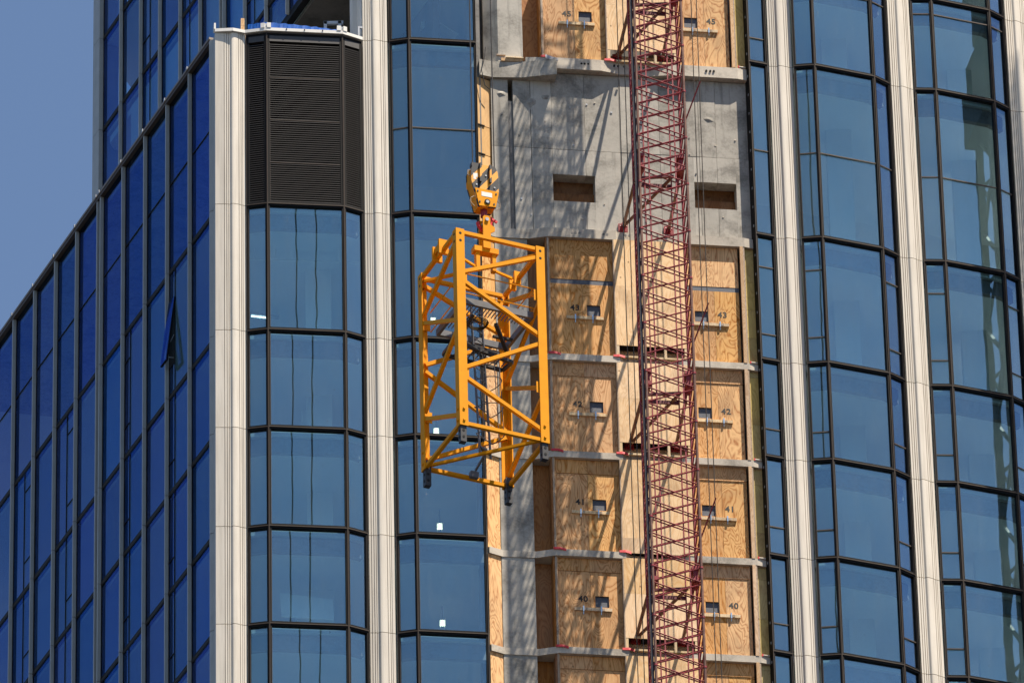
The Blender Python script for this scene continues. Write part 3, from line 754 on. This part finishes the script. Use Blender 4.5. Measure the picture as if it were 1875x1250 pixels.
for zt in (136.95, 131.25, 124.30, 118.22):
    fu, fz = (2.09, zt); n_w = -.19 if 131 < zt < 132 else -.30
    t = MB()
    t.tube(WF(2.10, n_w+.08, zt), WF(MU0+.02, MN0+.05, zt+.02), .05, 8); t.tube(WF(2.10, n_w+.08, zt), WF(MU1-.35, MN0+.35, zt+.02), .048, 8); t.tube(WF(3.36, n_w+.08, zt), WF(MU1-.12, MN0+.05, zt+.02), .05, 8)
    t.build('tie_strut', 'tube', HM)
    for u in (2.10, 3.36):
        MB().bx(WF, u-.13, u+.13, n_w-.005, n_w+.03, zt-.13, zt+.13).bx(WF, u-.05, u-.02, n_w+.03, n_w+.15, zt-.09, zt+.09).bx(WF, u+.02, u+.05, n_w+.03, n_w+.15, zt-.09, zt+.09).tube(WF(u-.1, n_w+.09, zt), WF(u+.1, n_w+.09, zt), .03).build('tie_foot', 'red', HM)
    b = MB().bx(WF, MU0-.02, MU1-.30, MN0-.06, MN0-.01, zt-.05, zt+.05)
    b.bar(WF(MU0+.1, MN0+.3, zt), WF(MU1-.3, MN0+.5, zt-.02), .07, .07); b.build('tie_collar', 'red_dark', HM)
    for u in (MU0+.12, MU1-.10):
        q = MB()
        for dz in (.25, .62): q.bx(WF, u-.10, u+.10, MN0+.05, MN0+.55, zt+dz-.05, zt+dz+.05)
        q.bar(WF(u-.05, MN0+.1, zt), WF(u+.08, MN0+.4, zt+.7), .06, .06)
        q.bx(WF, u-.05, u+.07, MN0+.2, MN0+.5, zt+.18, zt+.68)
        q.build('clamp_block', 'red', HM)
for z0 in (133.2, 126.0, 119.85, 139.6):
    MB().tube(WF(3.50, 2.0, z0), WF(3.93, 2.6, z0+1.15), .022, 6).build('limit_rod', 'red', HM)

# ropes in front of the boards
for k, (ua, side) in enumerate(((1.93, 'outer rope left of the red mast'), (2.10, 'inner rope left of the red mast'), (4.02, 'inner rope right of the red mast'), (4.17, 'outer rope right of the red mast'))):
    o = MB().path([WF(ua+.02, 1.0, 100), WF(ua+.005, 1.0, 118), WF(ua, 1.0, 130), WF(ua+.01, 1.0, 147)], .013).build('guide_rope', 'rope')
    tag(o, 'thin dark vertical wire rope before the plywood, ' + side, 'wire rope', 'ropes beside the hoist mast')

# ------------------------------------------------------------------ yellow crane mast section on the hook
CX, CY, CZ_ = -.745, 183.5, 121.01; YAW, TXr, TYr = math.radians(24.503), math.radians(-.505), math.radians(-.1155)
def TR(x, y, z):
    c, s = math.cos(YAW), math.sin(YAW); x, y = c*x-s*y, s*x+c*y
    x, z = x*math.cos(TYr)+z*math.sin(TYr), -x*math.sin(TYr)+z*math.cos(TYr)
    y, z = y*math.cos(TXr)-z*math.sin(TXr), y*math.sin(TXr)+z*math.cos(TXr)
    return (CX+x, CY+y, CZ_+z)
def lb(mb, x0, x1, y0, y1, z0, z1, mi=0):
    return mb.hexa([TR(x0, y0, z0), TR(x1, y0, z0), TR(x1, y1, z0), TR(x0, y1, z0), TR(x0, y0, z1), TR(x1, y0, z1), TR(x1, y1, z1), TR(x0, y1, z1)], mi)
CS = thing('crane_mast_section', TR(0, 0, -6.6), 'yellow lattice crane mast section hanging from the hook block', 'crane section')
K = 1.222; HH = 5.873; LW = .232; LT = .03
cor = {'A': (-K, -K), 'B': (K, -K), 'C': (-K, K), 'D': (K, K)}
for nme, (x, y) in cor.items():
    sx, sy = (1 if x < 0 else -1), (1 if y < 0 else -1)
    mb = MB(); a, b_ = sorted((x, x+sx*LW)); c, d = sorted((y, y+sy*LT)); lb(mb, a, b_, c, d, -HH, 0)
    a, b_ = sorted((x, x+sx*LT)); c, d = sorted((y+sy*LT, y+sy*LW)); lb(mb, a, b_, c, d, -HH, 0)
    leg = mb.build('leg', 'yellow', CS)
    ft = MB(); a, b_ = sorted((x+sx*.032, x+sx*.19)); c, d = sorted((y+sy*.032, y+sy*.19)); lb(ft, a, b_, c, d, -HH-.46, -HH+.28)
    f = ft.build('connecting_foot', 'black', CS)
    hb = MB()
    for zz in (-HH-.13, -HH-.32):
        cxm, cym = x+sx*.11, y+sy*.11
        hb.tube(TR(cxm, cym-.085, zz), TR(cxm, cym+.085, zz), .036, 10); hb.tube(TR(cxm-.085, cym, zz), TR(cxm+.085, cym, zz), .036, 10)
    hb.build('pin_hole', 'hole', f)
    ph = MB()
    for zz in (-.14, -.36):
        for (dx, dy) in ((.12, 0), (0, .12)):
            px, py = x+sx*dx, y+sy*dy
            if dx: ph.tube(TR(px, y-sy*.003, zz), TR(px, y+sy*.034, zz), .038, 10)
            else: ph.tube(TR(x-sx*.003, py, zz), TR(x+sx*.034, py, zz), .038, 10)
    ph.build('pin_hole', 'hole', leg)
    bl = MB()
    for zz in (-HH+.16, -HH+.50):
        for (dx, dy) in ((.12, 0), (0, .12)):
            px, py = x+sx*dx, y+sy*dy
            if dx: bl.tube(TR(px, y-sy*.03, zz), TR(px, y, zz), .035, 10)
            else: bl.tube(TR(x-sx*.03, py, zz), TR(x, py, zz), .035, 10)
    bl.build('bolt_head', 'yellow', leg)
BW = .098
def brace(p, q, w=BW, h=BW, nm='brace', mat='yellow'):
    return MB().bar(p, q, w, h).build(nm, mat, CS)
ins = K-.075
ci = {k: (math.copysign(ins, v[0]), math.copysign(ins, v[1])) for k, v in cor.items()}
def nod(k, f): return TR(ci[k][0], ci[k][1], -HH*f)
def edge(k1, f1, k2, f2, nm='brace', sh=.16, w=BW):
    p, q = Vector(nod(k1, f1)), Vector(nod(k2, f2)); d = (q-p).normalized()
    brace(p+d*.06, q-d*.06, w, w, nm)
for a, b_ in (('A', 'B'), ('A', 'C'), ('B', 'D'), ('C', 'D')):
    edge(a, .012, b_, .012, 'top_rail'); edge(a, .985, b_, .985, 'bottom_rail')
for st, ot in (('B', 'A'), ('A', 'C'), ('C', 'D'), ('D', 'B')):
    seq = [(st, .045), (ot, .235), (st, .475), (ot, .725), (st, .955)]
    for (k1, f1), (k2, f2) in zip(seq, seq[1:]): edge(k1, f1 + (.012 if f1 > .1 else 0), k2, f2 - .012)
edge('C', .012+.02, 'B', .012+.02, 'diagonal', w=.075); edge('C', .975, 'B', .975, 'diagonal', w=.075)
edge('A', .13, 'B', .13, 'hand_rail', w=.03) if False else None
for fz in (.20, .30):
    for a, b_ in (('A', 'B'), ('A', 'C'), ('B', 'D')):
        p, q = TR(ci[a][0]*.86, ci[a][1]*.86, -HH*fz), TR(ci[b_][0]*.86, ci[b_][1]*.86, -HH*fz)
        MB().tube(p, q, .018, 6).build('hand_rail', 'yellow', CS)
# climbing shoe on the left top rail and small gussets
mb = MB(); lb(mb, -K-.06, -K+.20, -.30, -.22, -.20, .22); lb(mb, -K-.06, -K+.20, .10, .18, -.20, .22); lb(mb, -K-.02, -K+.04, -.22, .10, -.02, .16); mb.build('climbing_shoe', 'yellow', CS)
mb = MB(); lb(mb, K-.20, K-.02, .2, .28, -.25, .12); lb(mb, K-.20, K-.02, .5, .58, -.25, .12); mb.build('climbing_shoe', 'yellow', CS)
for k in 'ABCD':
    x, y = cor[k]; sx, sy = (1 if x < 0 else -1), (1 if y < 0 else -1)
    for f in (.25, .72):
        mb = MB(); a, b_ = sorted((x+sx*.03, x+sx*.30)); c, d = sorted((y+sy*.05, y+sy*.065)); lb(mb, a, b_, c, d, -HH*f-.16, -HH*f+.16)
        mb.build('gusset', 'yellow', CS)
# rest platform, ladder and safety cage inside
Zp = -HH*.335
PL = MB(); 
lb(PL, -.98, .98, -.98, -.90, Zp-.09, Zp+.09); lb(PL, -.98, .98, .60, .68, Zp-.09, Zp+.09); lb(PL, -.98, -.90, -.90, .60, Zp-.09, Zp+.09); lb(PL, .90, .98, -.90, .60, Zp-.09, Zp+.09)
plat = PL.build('platform_frame', 'grey_steel', CS)
gm = MB()
for i in range(20):
    x = -.88+i*.092
    lb(gm, x-.005, x+.005, -.89, -.45 if x > -.3 else .35, Zp-.02, Zp+.02)
gm.build('grating', 'grey_steel', plat, kind='stuff')
mb = MB(); mb.bar(TR(-.9, -.2, Zp-.75), TR(.85, .1, Zp-.80), .10, .08); mb.bar(TR(-.85, .55, Zp-.70), TR(.80, .6, Zp-.75), .10, .08); mb.bar(TR(-.9, -.2, Zp-.75), TR(-.85, .55, Zp-.70), .08, .08); mb.bar(TR(.85, .1, Zp-.80), TR(.8, .6, Zp-.75), .08, .08)
for i in range(9): mb.bar(TR(-.8+i*.19, -.18+i*.03, Zp-.73), TR(-.78+i*.19, .52, Zp-.70), .02, .04)
mb.build('lower_landing', 'black', CS)
mb = MB(); mb.bar(TR(.1, -.6, Zp-.25), TR(.8, .2, Zp-.55), .09, .09); mb.bar(TR(-.6, .3, Zp-.2), TR(.2, .5, Zp-.5), .08, .08); mb.bar(TR(.2, -.2, Zp-.35), TR(.75, -.15, Zp-.30), .08, .06); mb.bar(TR(-.2, .1, Zp-.55), TR(.55, .35, Zp-.45), .07, .07)
mb.bar(TR(-.7, .2, Zp-.6), TR(-.5, -.6, Zp-.1), .06, .06); mb.build('platform_bracket', 'black', CS)
mb = MB()
for i in range(5):
    a = .06*i; r = .30-.02*i; pts = [TR(-.30+r*math.cos(t*.5+a), -.35+r*.8*math.sin(t*.5+a), Zp-.14-.03*i) for t in range(13)]; mb.path(pts, .014, 5)
mb.build('coiled_strap', 'olive', CS)
# ladder: leaning stiles from the platform to the foot
def LD(s, h): # s across, h 0 top .. 1 bottom
    return Vector(TR(-.10 + .28*h + s*.19, .18 + .22*h + s*.10, Zp+1.15 + (-HH+.35-Zp-1.15)*h))
mb = MB(); mb.bar(LD(-1, .10), LD(-1, 1), .045, .045); mb.bar(LD(1, .10), LD(1, 1), .045, .045)
stl = mb.build('ladder_stile', 'grey_steel', CS)
for i in range(15): MB().tube(LD(-1, .12+i*.06), LD(1, .12+i*.06), .014, 6).build('ladder_rung', 'grey_steel', stl)
hp = []
for i in range(4):
    h = .42+i*.16; a, b_ = LD(-1, h), LD(1, h); m_ = (a+b_)/2; ax = (b_-a).normalized(); out = Vector((0, 0, 1)).cross(ax).normalized()*-1
    pts = [a + (out*.62*math.sin(math.pi*t/8)) + ax*((b_-a).length/2 - math.cos(math.pi*t/8)*.33*1.0) for t in range(9)]
    pts = [a] + pts + [b_]; hp.append(pts)
    MB().path(pts, .014, 6).build('cage_hoop', 'grey_steel', stl)
for j in (2, 5, 8):
    MB().path([hp[i][j] for i in range(4)], .011, 5).build('cage_strap', 'grey_steel', stl)
mb = MB(); mb.bar(LD(0, .99), TR(.15, .95, -HH+.22), .05, .05); mb.bar(LD(-1, .97), LD(1, .97), .09, .05); p = TR(.15, 1.02, -HH+.16); lb(mb, .04, .26, .98, 1.12, -HH+.05, -HH+.22); mb.build('ladder_bracket', 'grey_steel', stl)

# ------------------------------------------------------------------ hook block, ropes, sling plates
BX, BY, BZ = -.66, 183.5, 123.80
HBf = Fr(BX, BY, 22)
HB = thing('hook_block', HBf(0, 0, BZ-1.6), 'yellow crane hook block with black hazard stripes above the hanging mast section', 'hook block')
outl = [(-.34, -.02), (-.30, .0), (-.14, .045), (.28, .045), (.345, -.10), (.365, -.3), (.365, -.71), (.28, -1.21), (-.20, -1.25), (-.30, -.78), (-.375, -.50), (-.38, -.16)]
def plate(poly, n0, n1, nm, mat, par):
    k = len(poly); vs = [HBf(u, n1, BZ+z) for u, z in poly] + [HBf(u, n0, BZ+z) for u, z in poly]
    a = sum(poly[i][0]*poly[(i+1) % k][1] - poly[(i+1) % k][0]*poly[i][1] for i in range(k))
    fs = [tuple(range(k)), tuple(range(k, 2*k))[::-1]] + [((i+1) % k, i, i+k, (i+1) % k + k) for i in range(k)]
    if a < 0: fs = [f[::-1] for f in fs]
    return MB().add(vs, fs).build(nm, mat, par)
pf = plate(outl, .15, .19, 'cheek_plate', 'hazard', HB); plate(outl, -.19, -.15, 'cheek_plate', 'hazard', HB)
inn = [(u*.93, -.58+(z+.58)*.95) for u, z in outl]
plate([(u*.97, -.6+(z+.6)*.98) for u, z in outl if z < -.05 or u < 0], -.149, .149, 'sheave_housing', 'yellow', HB)
low = [(-.295, -.72), (.355, -.72), (.352, -.78), (.268, -1.20), (-.185, -1.235), (-.27, -.80)]
lp = plate(low, .191, .215, 'lower_cheek', 'yellow', HB)
plate([(-.12, -.80), (.17, -.80), (.17, -.935), (-.12, -.935)], .216, .220, 'label_plate', 'sticker', lp)
plate([(-.33, -.27), (-.20, -.25), (-.20, -.37), (-.25, -.38), (-.25, -.45), (-.32, -.45)], .191, .194, 'label_plate', 'sticker', pf)
MB().tube(HBf(.035, .20, BZ-1.09), HBf(.035, .235, BZ-1.09), .078, 14).build('axle_pin', 'hole', lp)
MB().tube(HBf(.035, .215, BZ-1.09), HBf(.035, .245, BZ-1.09), .045, 10).build('axle_nut', 'steel', lp)
for (u, z) in ((-.22, -.80), (.28, -.80), (-.17, -1.12), (.22, -1.12)): MB().tube(HBf(u, .21, BZ+z), HBf(u, .228, BZ+z), .024, 8).build('bolt', 'black', lp)
for (u, z) in ((-.24, -.60), (.25, -.60), (.02, -.28)): MB().tube(HBf(u, .19, BZ+z), HBf(u, .205, BZ+z), .024, 8).build('bolt', 'steel', pf)
for (u, z0, z1) in ((-.14, -.52, .05), (.13, -.50, .04)):
    MB().bx(HBf, u-.025, u+.025, .191, .26, BZ+z0, BZ+z1).build('guard_rib', 'hazard', pf)
MB().path([HBf(-.36, .12, BZ-.14), HBf(-.44, .12, BZ-.16), HBf(-.45, .12, BZ-.30), HBf(-.38, .12, BZ-.32)], .014).build('rope_guard', 'lumber_grey', HB)
for s in (-1, 1):
    MB().path([HBf(s*.30, .17, BZ-.95), HBf(s*.40, .17, BZ-1.03), HBf(s*.40, .17, BZ-1.16), HBf(s*.30, .17, BZ-1.26)], .011).build('grab_handle', 'lumber_grey', HB)
MB().bx(HBf, -.34, -.16, .0, .14, BZ+.0, BZ+.10).build('rope_wedge', 'black', HB)
MB().tube(HBf(.02, 0, BZ-1.22), HBf(.02, 0, BZ-1.42), .09, 12).build('swivel_shank', 'red', HB)
hk = []
for i in range(15):
    t = math.radians(100 - i*20); hk.append(HBf(.02 + .17*math.cos(t)*1.0, 0, BZ-1.62 + .20*math.sin(t)))
mb = MB()
for i, (a, b_) in enumerate(zip(hk, hk[1:])): mb.tube(a, b_, .065 if 2 < i < 11 else .05, 10)
mb.build('hook', 'tape', HB)
MB().bar(HBf(.12, .02, BZ-1.40), HBf(.36, .05, BZ-1.55), .05, .06).build('safety_latch', 'tape', HB)
# lifting plates held by the hook (rigging)
LG = thing('lifting_yoke', HBf(.02, 0, BZ-3.3), 'yellow lifting plates pinned between the red hook and the mast section', 'lifting yoke')
for s in (-1, 1):
    nn = s*.14
    poly = [(-.07, -1.52), (-.03, -1.47), (.09, -1.47), (.13, -1.52), (.13, -1.72), (.25, -1.78), (.25, -1.90), (.13, -1.98), (.13, -2.45), (-.07, -2.45)]
    plate(poly, nn-.02, nn+.02, 'yoke_plate', 'yellow', LG)
MB().tube(HBf(.03, -.2, BZ-1.60), HBf(.03, .2, BZ-1.60), .05, 12).build('yoke_pin', 'steel', LG)
MB().bx(HBf, -.30, .36, -.12, .12, BZ-2.55, BZ-2.40).build('yoke_beam', 'yellow', LG)
for s in (-1, 1):
    MB().bx(HBf, .03+s*.22-.05, .03+s*.22+.05, -.08, .08, BZ-3.05, BZ-2.551).build('yoke_leg', 'yellow', LG)
MB().bar(HBf(-.2, 0, BZ-3.0), TR(-1.0, -.3, -.07), .06, .06).build('sling_bar', 'yellow', LG); MB().bar(HBf(.26, 0, BZ-3.0), TR(1.0, .3, -.07), .06, .06).build('sling_bar', 'yellow', LG)
for s, u, lab in ((0, -.26, 'crane rope running up from the hook block over the blue glass'), (1, .335, 'crane rope running up from the hook block along the concrete edge')):
    o = MB().path([HBf(u, 0, BZ-.05), HBf(u*.92, 0, BZ+20), HBf(u*.8, 0, BZ+45)], .017, 6).build('hoist_rope', 'rope')
    tag(o, 'thin dark ' + lab, 'wire rope', 'ropes of the hook block')

# ------------------------------------------------------------------ things on the wing roof
fr, L = frame2(top_line[2], top_line[4])
def tarp():
    mb = MB(); pts = [(-7.10, 196.22), (-6.6, 196.05), (-5.9, 196.12), (-5.2, 196.22), (-4.55, 196.34)]; vs = []; n_ = 36
    line = []
    for i in range(n_+1):
        t = i/n_*(len(pts)-1); k = min(int(t), len(pts)-2); f = t-k
        line.append((pts[k][0]*(1-f)+pts[k+1][0]*f, pts[k][1]*(1-f)+pts[k+1][1]*f))
    for i, (x, y) in enumerate(line):
        top = ROOF + (.42 - .18*i/n_) + .012*math.sin(i*1.7); j = .02*math.sin(i*2.3)
        vs += [(x, y+j, ROOF-.11), (x, y-.02-j, ROOF+.12), (x, y+j*.5, top), (x, y+.05, top-.01), (x, y+.06, ROOF-.11)]
    fs = []
    for i in range(n_):
        a = i*5; b_ = a+5
        fs += [(a, b_, b_+1, a+1), (a+1, b_+1, b_+2, a+2), (a+2, b_+2, b_+3, a+3), (a+3, b_+3, b_+4, a+4), (a, a+4, b_+4, b_)]
    fs += [(0, 1, 2, 3, 4), (n_*5+4, n_*5+3, n_*5+2, n_*5+1, n_*5)]
    return mb.add(vs, fs).build('tarpaulin', 'blue')
tag(tarp(), 'blue tarpaulin stretched behind the white parapet over the louvres', 'tarpaulin')
o = MB().bx(Fr(-7.24, 196.1, 8), -.05, .05, -.05, .05, ROOF-.12, ROOF+.52).bx(Fr(-7.24, 196.1, 8), -.053, .053, -.053, .053, ROOF+.28, ROOF+.30).build('timber_stake', 'lumber'); tag(o, 'short brown timber stake at the end of the blue tarpaulin', 'stake')
o = MB().bar((-5.05, 197.3, ROOF+.55), (-3.95, 197.0, ROOF+.20), .5, .05).bar((-5.0, 197.2, ROOF-.1), (-5.0, 197.2, ROOF+.5), .08, .06).bar((-4.1, 197.05, ROOF-.1), (-4.1, 197.05, ROOF+.22), .08, .06).build('work_bench', 'lumber_grey'); tag(o, 'tilted rough timber bench on the roof beside the cream pilaster', 'bench')
TP = thing('equipment_frame', (-4.65, 198.1, ROOF-.12), 'grey steel equipment frame in the dark open storey beside the pilaster', 'frame')
for x in (-5.0, -4.6): MB().bar((x, 198.1, ROOF-.12), (x, 198.1, ROOF+1.75), .09, .09).build('post', 'steel', TP)
MB().bar((-5.05, 198.1, ROOF+1.7), (-4.5, 198.1, ROOF+1.7), .09, .09).build('head_rail', 'steel', TP)
MB().bar((-5.6, 198.4, ROOF+.9), (-5.0, 198.1, ROOF+1.5), .10, .10).build('strut', 'steel', TP)
MB().bx(Fr(-5.3, 198.5, 8), -.3, .3, -.1, .1, ROOF-.12, ROOF+.8).build('cabinet', 'white', TP)
o = MB().path([(-7.2, 200.8, ROOF+.1), (-7.2, 200.8, ROOF+1.1), (-6.7, 200.5, ROOF+1.9), (-6.2, 200.3, ROOF+1.9), (-6.2, 200.3, ROOF-.1)], .07, 8).build('bent_duct', 'grey_steel'); tag(o, 'bent dark duct pipe in the open storey above the roof', 'duct')

# ------------------------------------------------------------------ things seen through the glass
for k, (x, y, z, lab) in enumerate(((-2.17, 201.01, 130.5, 'topmost of its column'), (-2.13, 200.21, 126.4, 'behind the left leg foot of the crane section'), (-2.08, 200.12, 123.3, 'below the crane section'), (-2.05, 200.03, 120.2, 'lowest of its column'))):
    t = thing('work_light', (x, y, z), 'caged lit work light behind blue glass, ' + lab, 'work light', 'work lights behind the glass')
    for q in (-.05, 0, .05): MB().tube((x+q, y, z-.09), (x+q, y, z+.09), .022, 8).build('lamp_tube', 'lamp', t)
    cg = MB()
    for i in range(6):
        a = math.pi*i/3; cg.tube((x+.11*math.cos(a), y+.11*math.sin(a), z-.10), (x+.11*math.cos(a), y+.11*math.sin(a), z+.10), .008, 4)
    cg.build('cage', 'steel', t); MB().tube((x, y, z+.10), (x, y, z+.52), .012, 5).build('flex', 'black', t)
for k, (x, y, z, w, h, lab) in enumerate(((-5.40, 199.9, 126.45, .42, .30, 'below the strip light'), (-4.62, 199.9, 126.45, .09, .26, 'narrow, right beside the larger one'), (-5.52, 199.95, 120.3, .48, .28, 'lowest one'))):
    o = MB().bx(Fr(x, y, 7), -w, w, -.3, .3, z-h*.9, z+.32).build('duct_box', 'drywall'); tag(o, 'pale duct box behind the glass of the louvred bay, ' + lab, 'duct box', 'duct boxes behind the glass')
t = thing('strip_light', (-6.9, 200.9, 130.6), 'lit strip light under the ceiling behind the glass next to the corner pilaster', 'strip light')
MB().bar((-7.25, 200.8, 130.72), (-6.45, 201.0, 130.72), .14, .06).build('fitting', 'grey_steel', t); MB().tube((-7.2, 200.8, 130.66), (-6.7, 200.93, 130.66), .025, 8).build('tube', 'tube_lamp', t)
o = MB().hexa([(-6.3, 197.3, 118.9), (-4.9, 197.45, 118.85), (-4.9, 197.49, 118.85), (-6.3, 197.34, 118.9), (-6.35, 197.5, 119.75), (-4.95, 197.65, 119.6), (-4.95, 197.69, 119.6), (-6.35, 197.54, 119.75)]).build('dust_sheet', 'drywall')
tag(o, 'pale dust sheet hung behind the glass below the third floor line', 'dust sheet')
o = MB().tube((-3.02, 198.9, 129.1), (-3.02, 198.9, 130.0), .09, 10).build('traffic_cone', 'tape') if False else None

PP = thing('sprinkler_pipe', (-5.7, 198.0, 130.62), 'pale sprinkler pipe on hangers under the ceiling behind the bay below the louvres', 'pipe')
MB().tube((-7.3, 197.85, 130.62), (-3.9, 198.2, 130.62), .03, 8).build('run', 'drywall', PP)
for k in range(6):
    x = -7.0+k*.58; y = 197.85+(x+7.3)*.103; MB().tube((x, y, 130.62), (x, y, 130.985), .012, 6).build('hanger', 'drywall', PP)
o = MB().bar((-2.05, 199.3, 139.35), (-1.35, 199.5, 138.95), .30, .05).build('loose_board', 'drywall'); tag(o, 'tilted pale ceiling panel behind the topmost glass left of the concrete', 'panel', 'loose ceiling panels')
o = MB().bar((-2.35, 199.2, 139.15), (-2.1, 199.2, 139.12), .22, .18).build('loose_board', 'drywall'); tag(o, 'short pale panel piece beside the tilted ceiling panel', 'panel', 'loose ceiling panels')
# ------------------------------------------------------------------ things outside the frame that show as reflections and shade
RT = thing('tower_crane', (35.5, 180.0, 0), 'dark olive tower crane seen mirrored in the far window bay', 'tower crane')
cf = Fr(35.5, 180.0, 30)
mb = MB(); q = .85
for u in (-q, q):
    for nn in (-q, q): mb.bx(cf, u-.11, u+.11, nn-.11, nn+.11, 100, 190)
z = 100.
while z < 189:
    for nn in (-q, q): mb.bar(cf(-q, nn, z), cf(q, nn, z+1.8), .10, .10); mb.bar(cf(q, nn, z+1.8), cf(-q, nn, z+3.6), .10, .10)
    for u in (-q, q): mb.bar(cf(u, -q, z), cf(u, q, z+1.8), .10, .10); mb.bar(cf(u, q, z+1.8), cf(u, -q, z+3.6), .10, .10)
    z += 3.6
mb.build('mast_lattice', 'olive', RT)
MB().bx(cf, -1.2, 1.2, -1.2, 1.2, 0, 100).build('mast_foot', 'olive', RT)
MB().bx(cf, -.62, .62, -.5, .5, 100, 190).build('lift_shaft', 'olive', RT)
MB().bx(cf, -1.25, 1.1, -1.1, 1.1, 155.6, 158.6).build('climbing_cage', 'dkbrown', RT)
MB().bx(cf, -1.0, 1.0, -1.0, 1.0, 159.4, 163).build('climbing_cage', 'dkbrown', RT)
for u in (-.72, -.60): MB().bx(cf, u, u+.03, -.62, -.58, 100, 190).build('cable_tray', 'steel', RT)
H2 = thing('hoist_mast', (19.7, 196.3, 0), 'added unseen dark red hoist mast beyond the picture edge, shading the far pilaster', 'hoist mast')  # unseen mast added for its lattice shade on the far pilaster
hf = Fr(19.6, 196.2, 25); hoist_mast(hf, -.66, .66, -.45, .45, 118, 156, H2, joined=True)
MB().bx(hf, -.7, .7, -.45, .45, 0, 117.9).build('lower_mast', 'red_dark', H2)
for dx in (0, .62):
    o = MB().path([(2.35+dx, 157.2+dx*.25, 126), (2.38+dx, 157.2+dx*.25, 190)], .028).build('hoist_rope', 'rope')
    tag(o, 'hanging rope mirrored as a wavy dark line in the louvred bay, ' + ('nearer the corner pilaster' if dx == 0 else 'nearer the second pilaster'), 'wire rope', 'mirrored ropes')
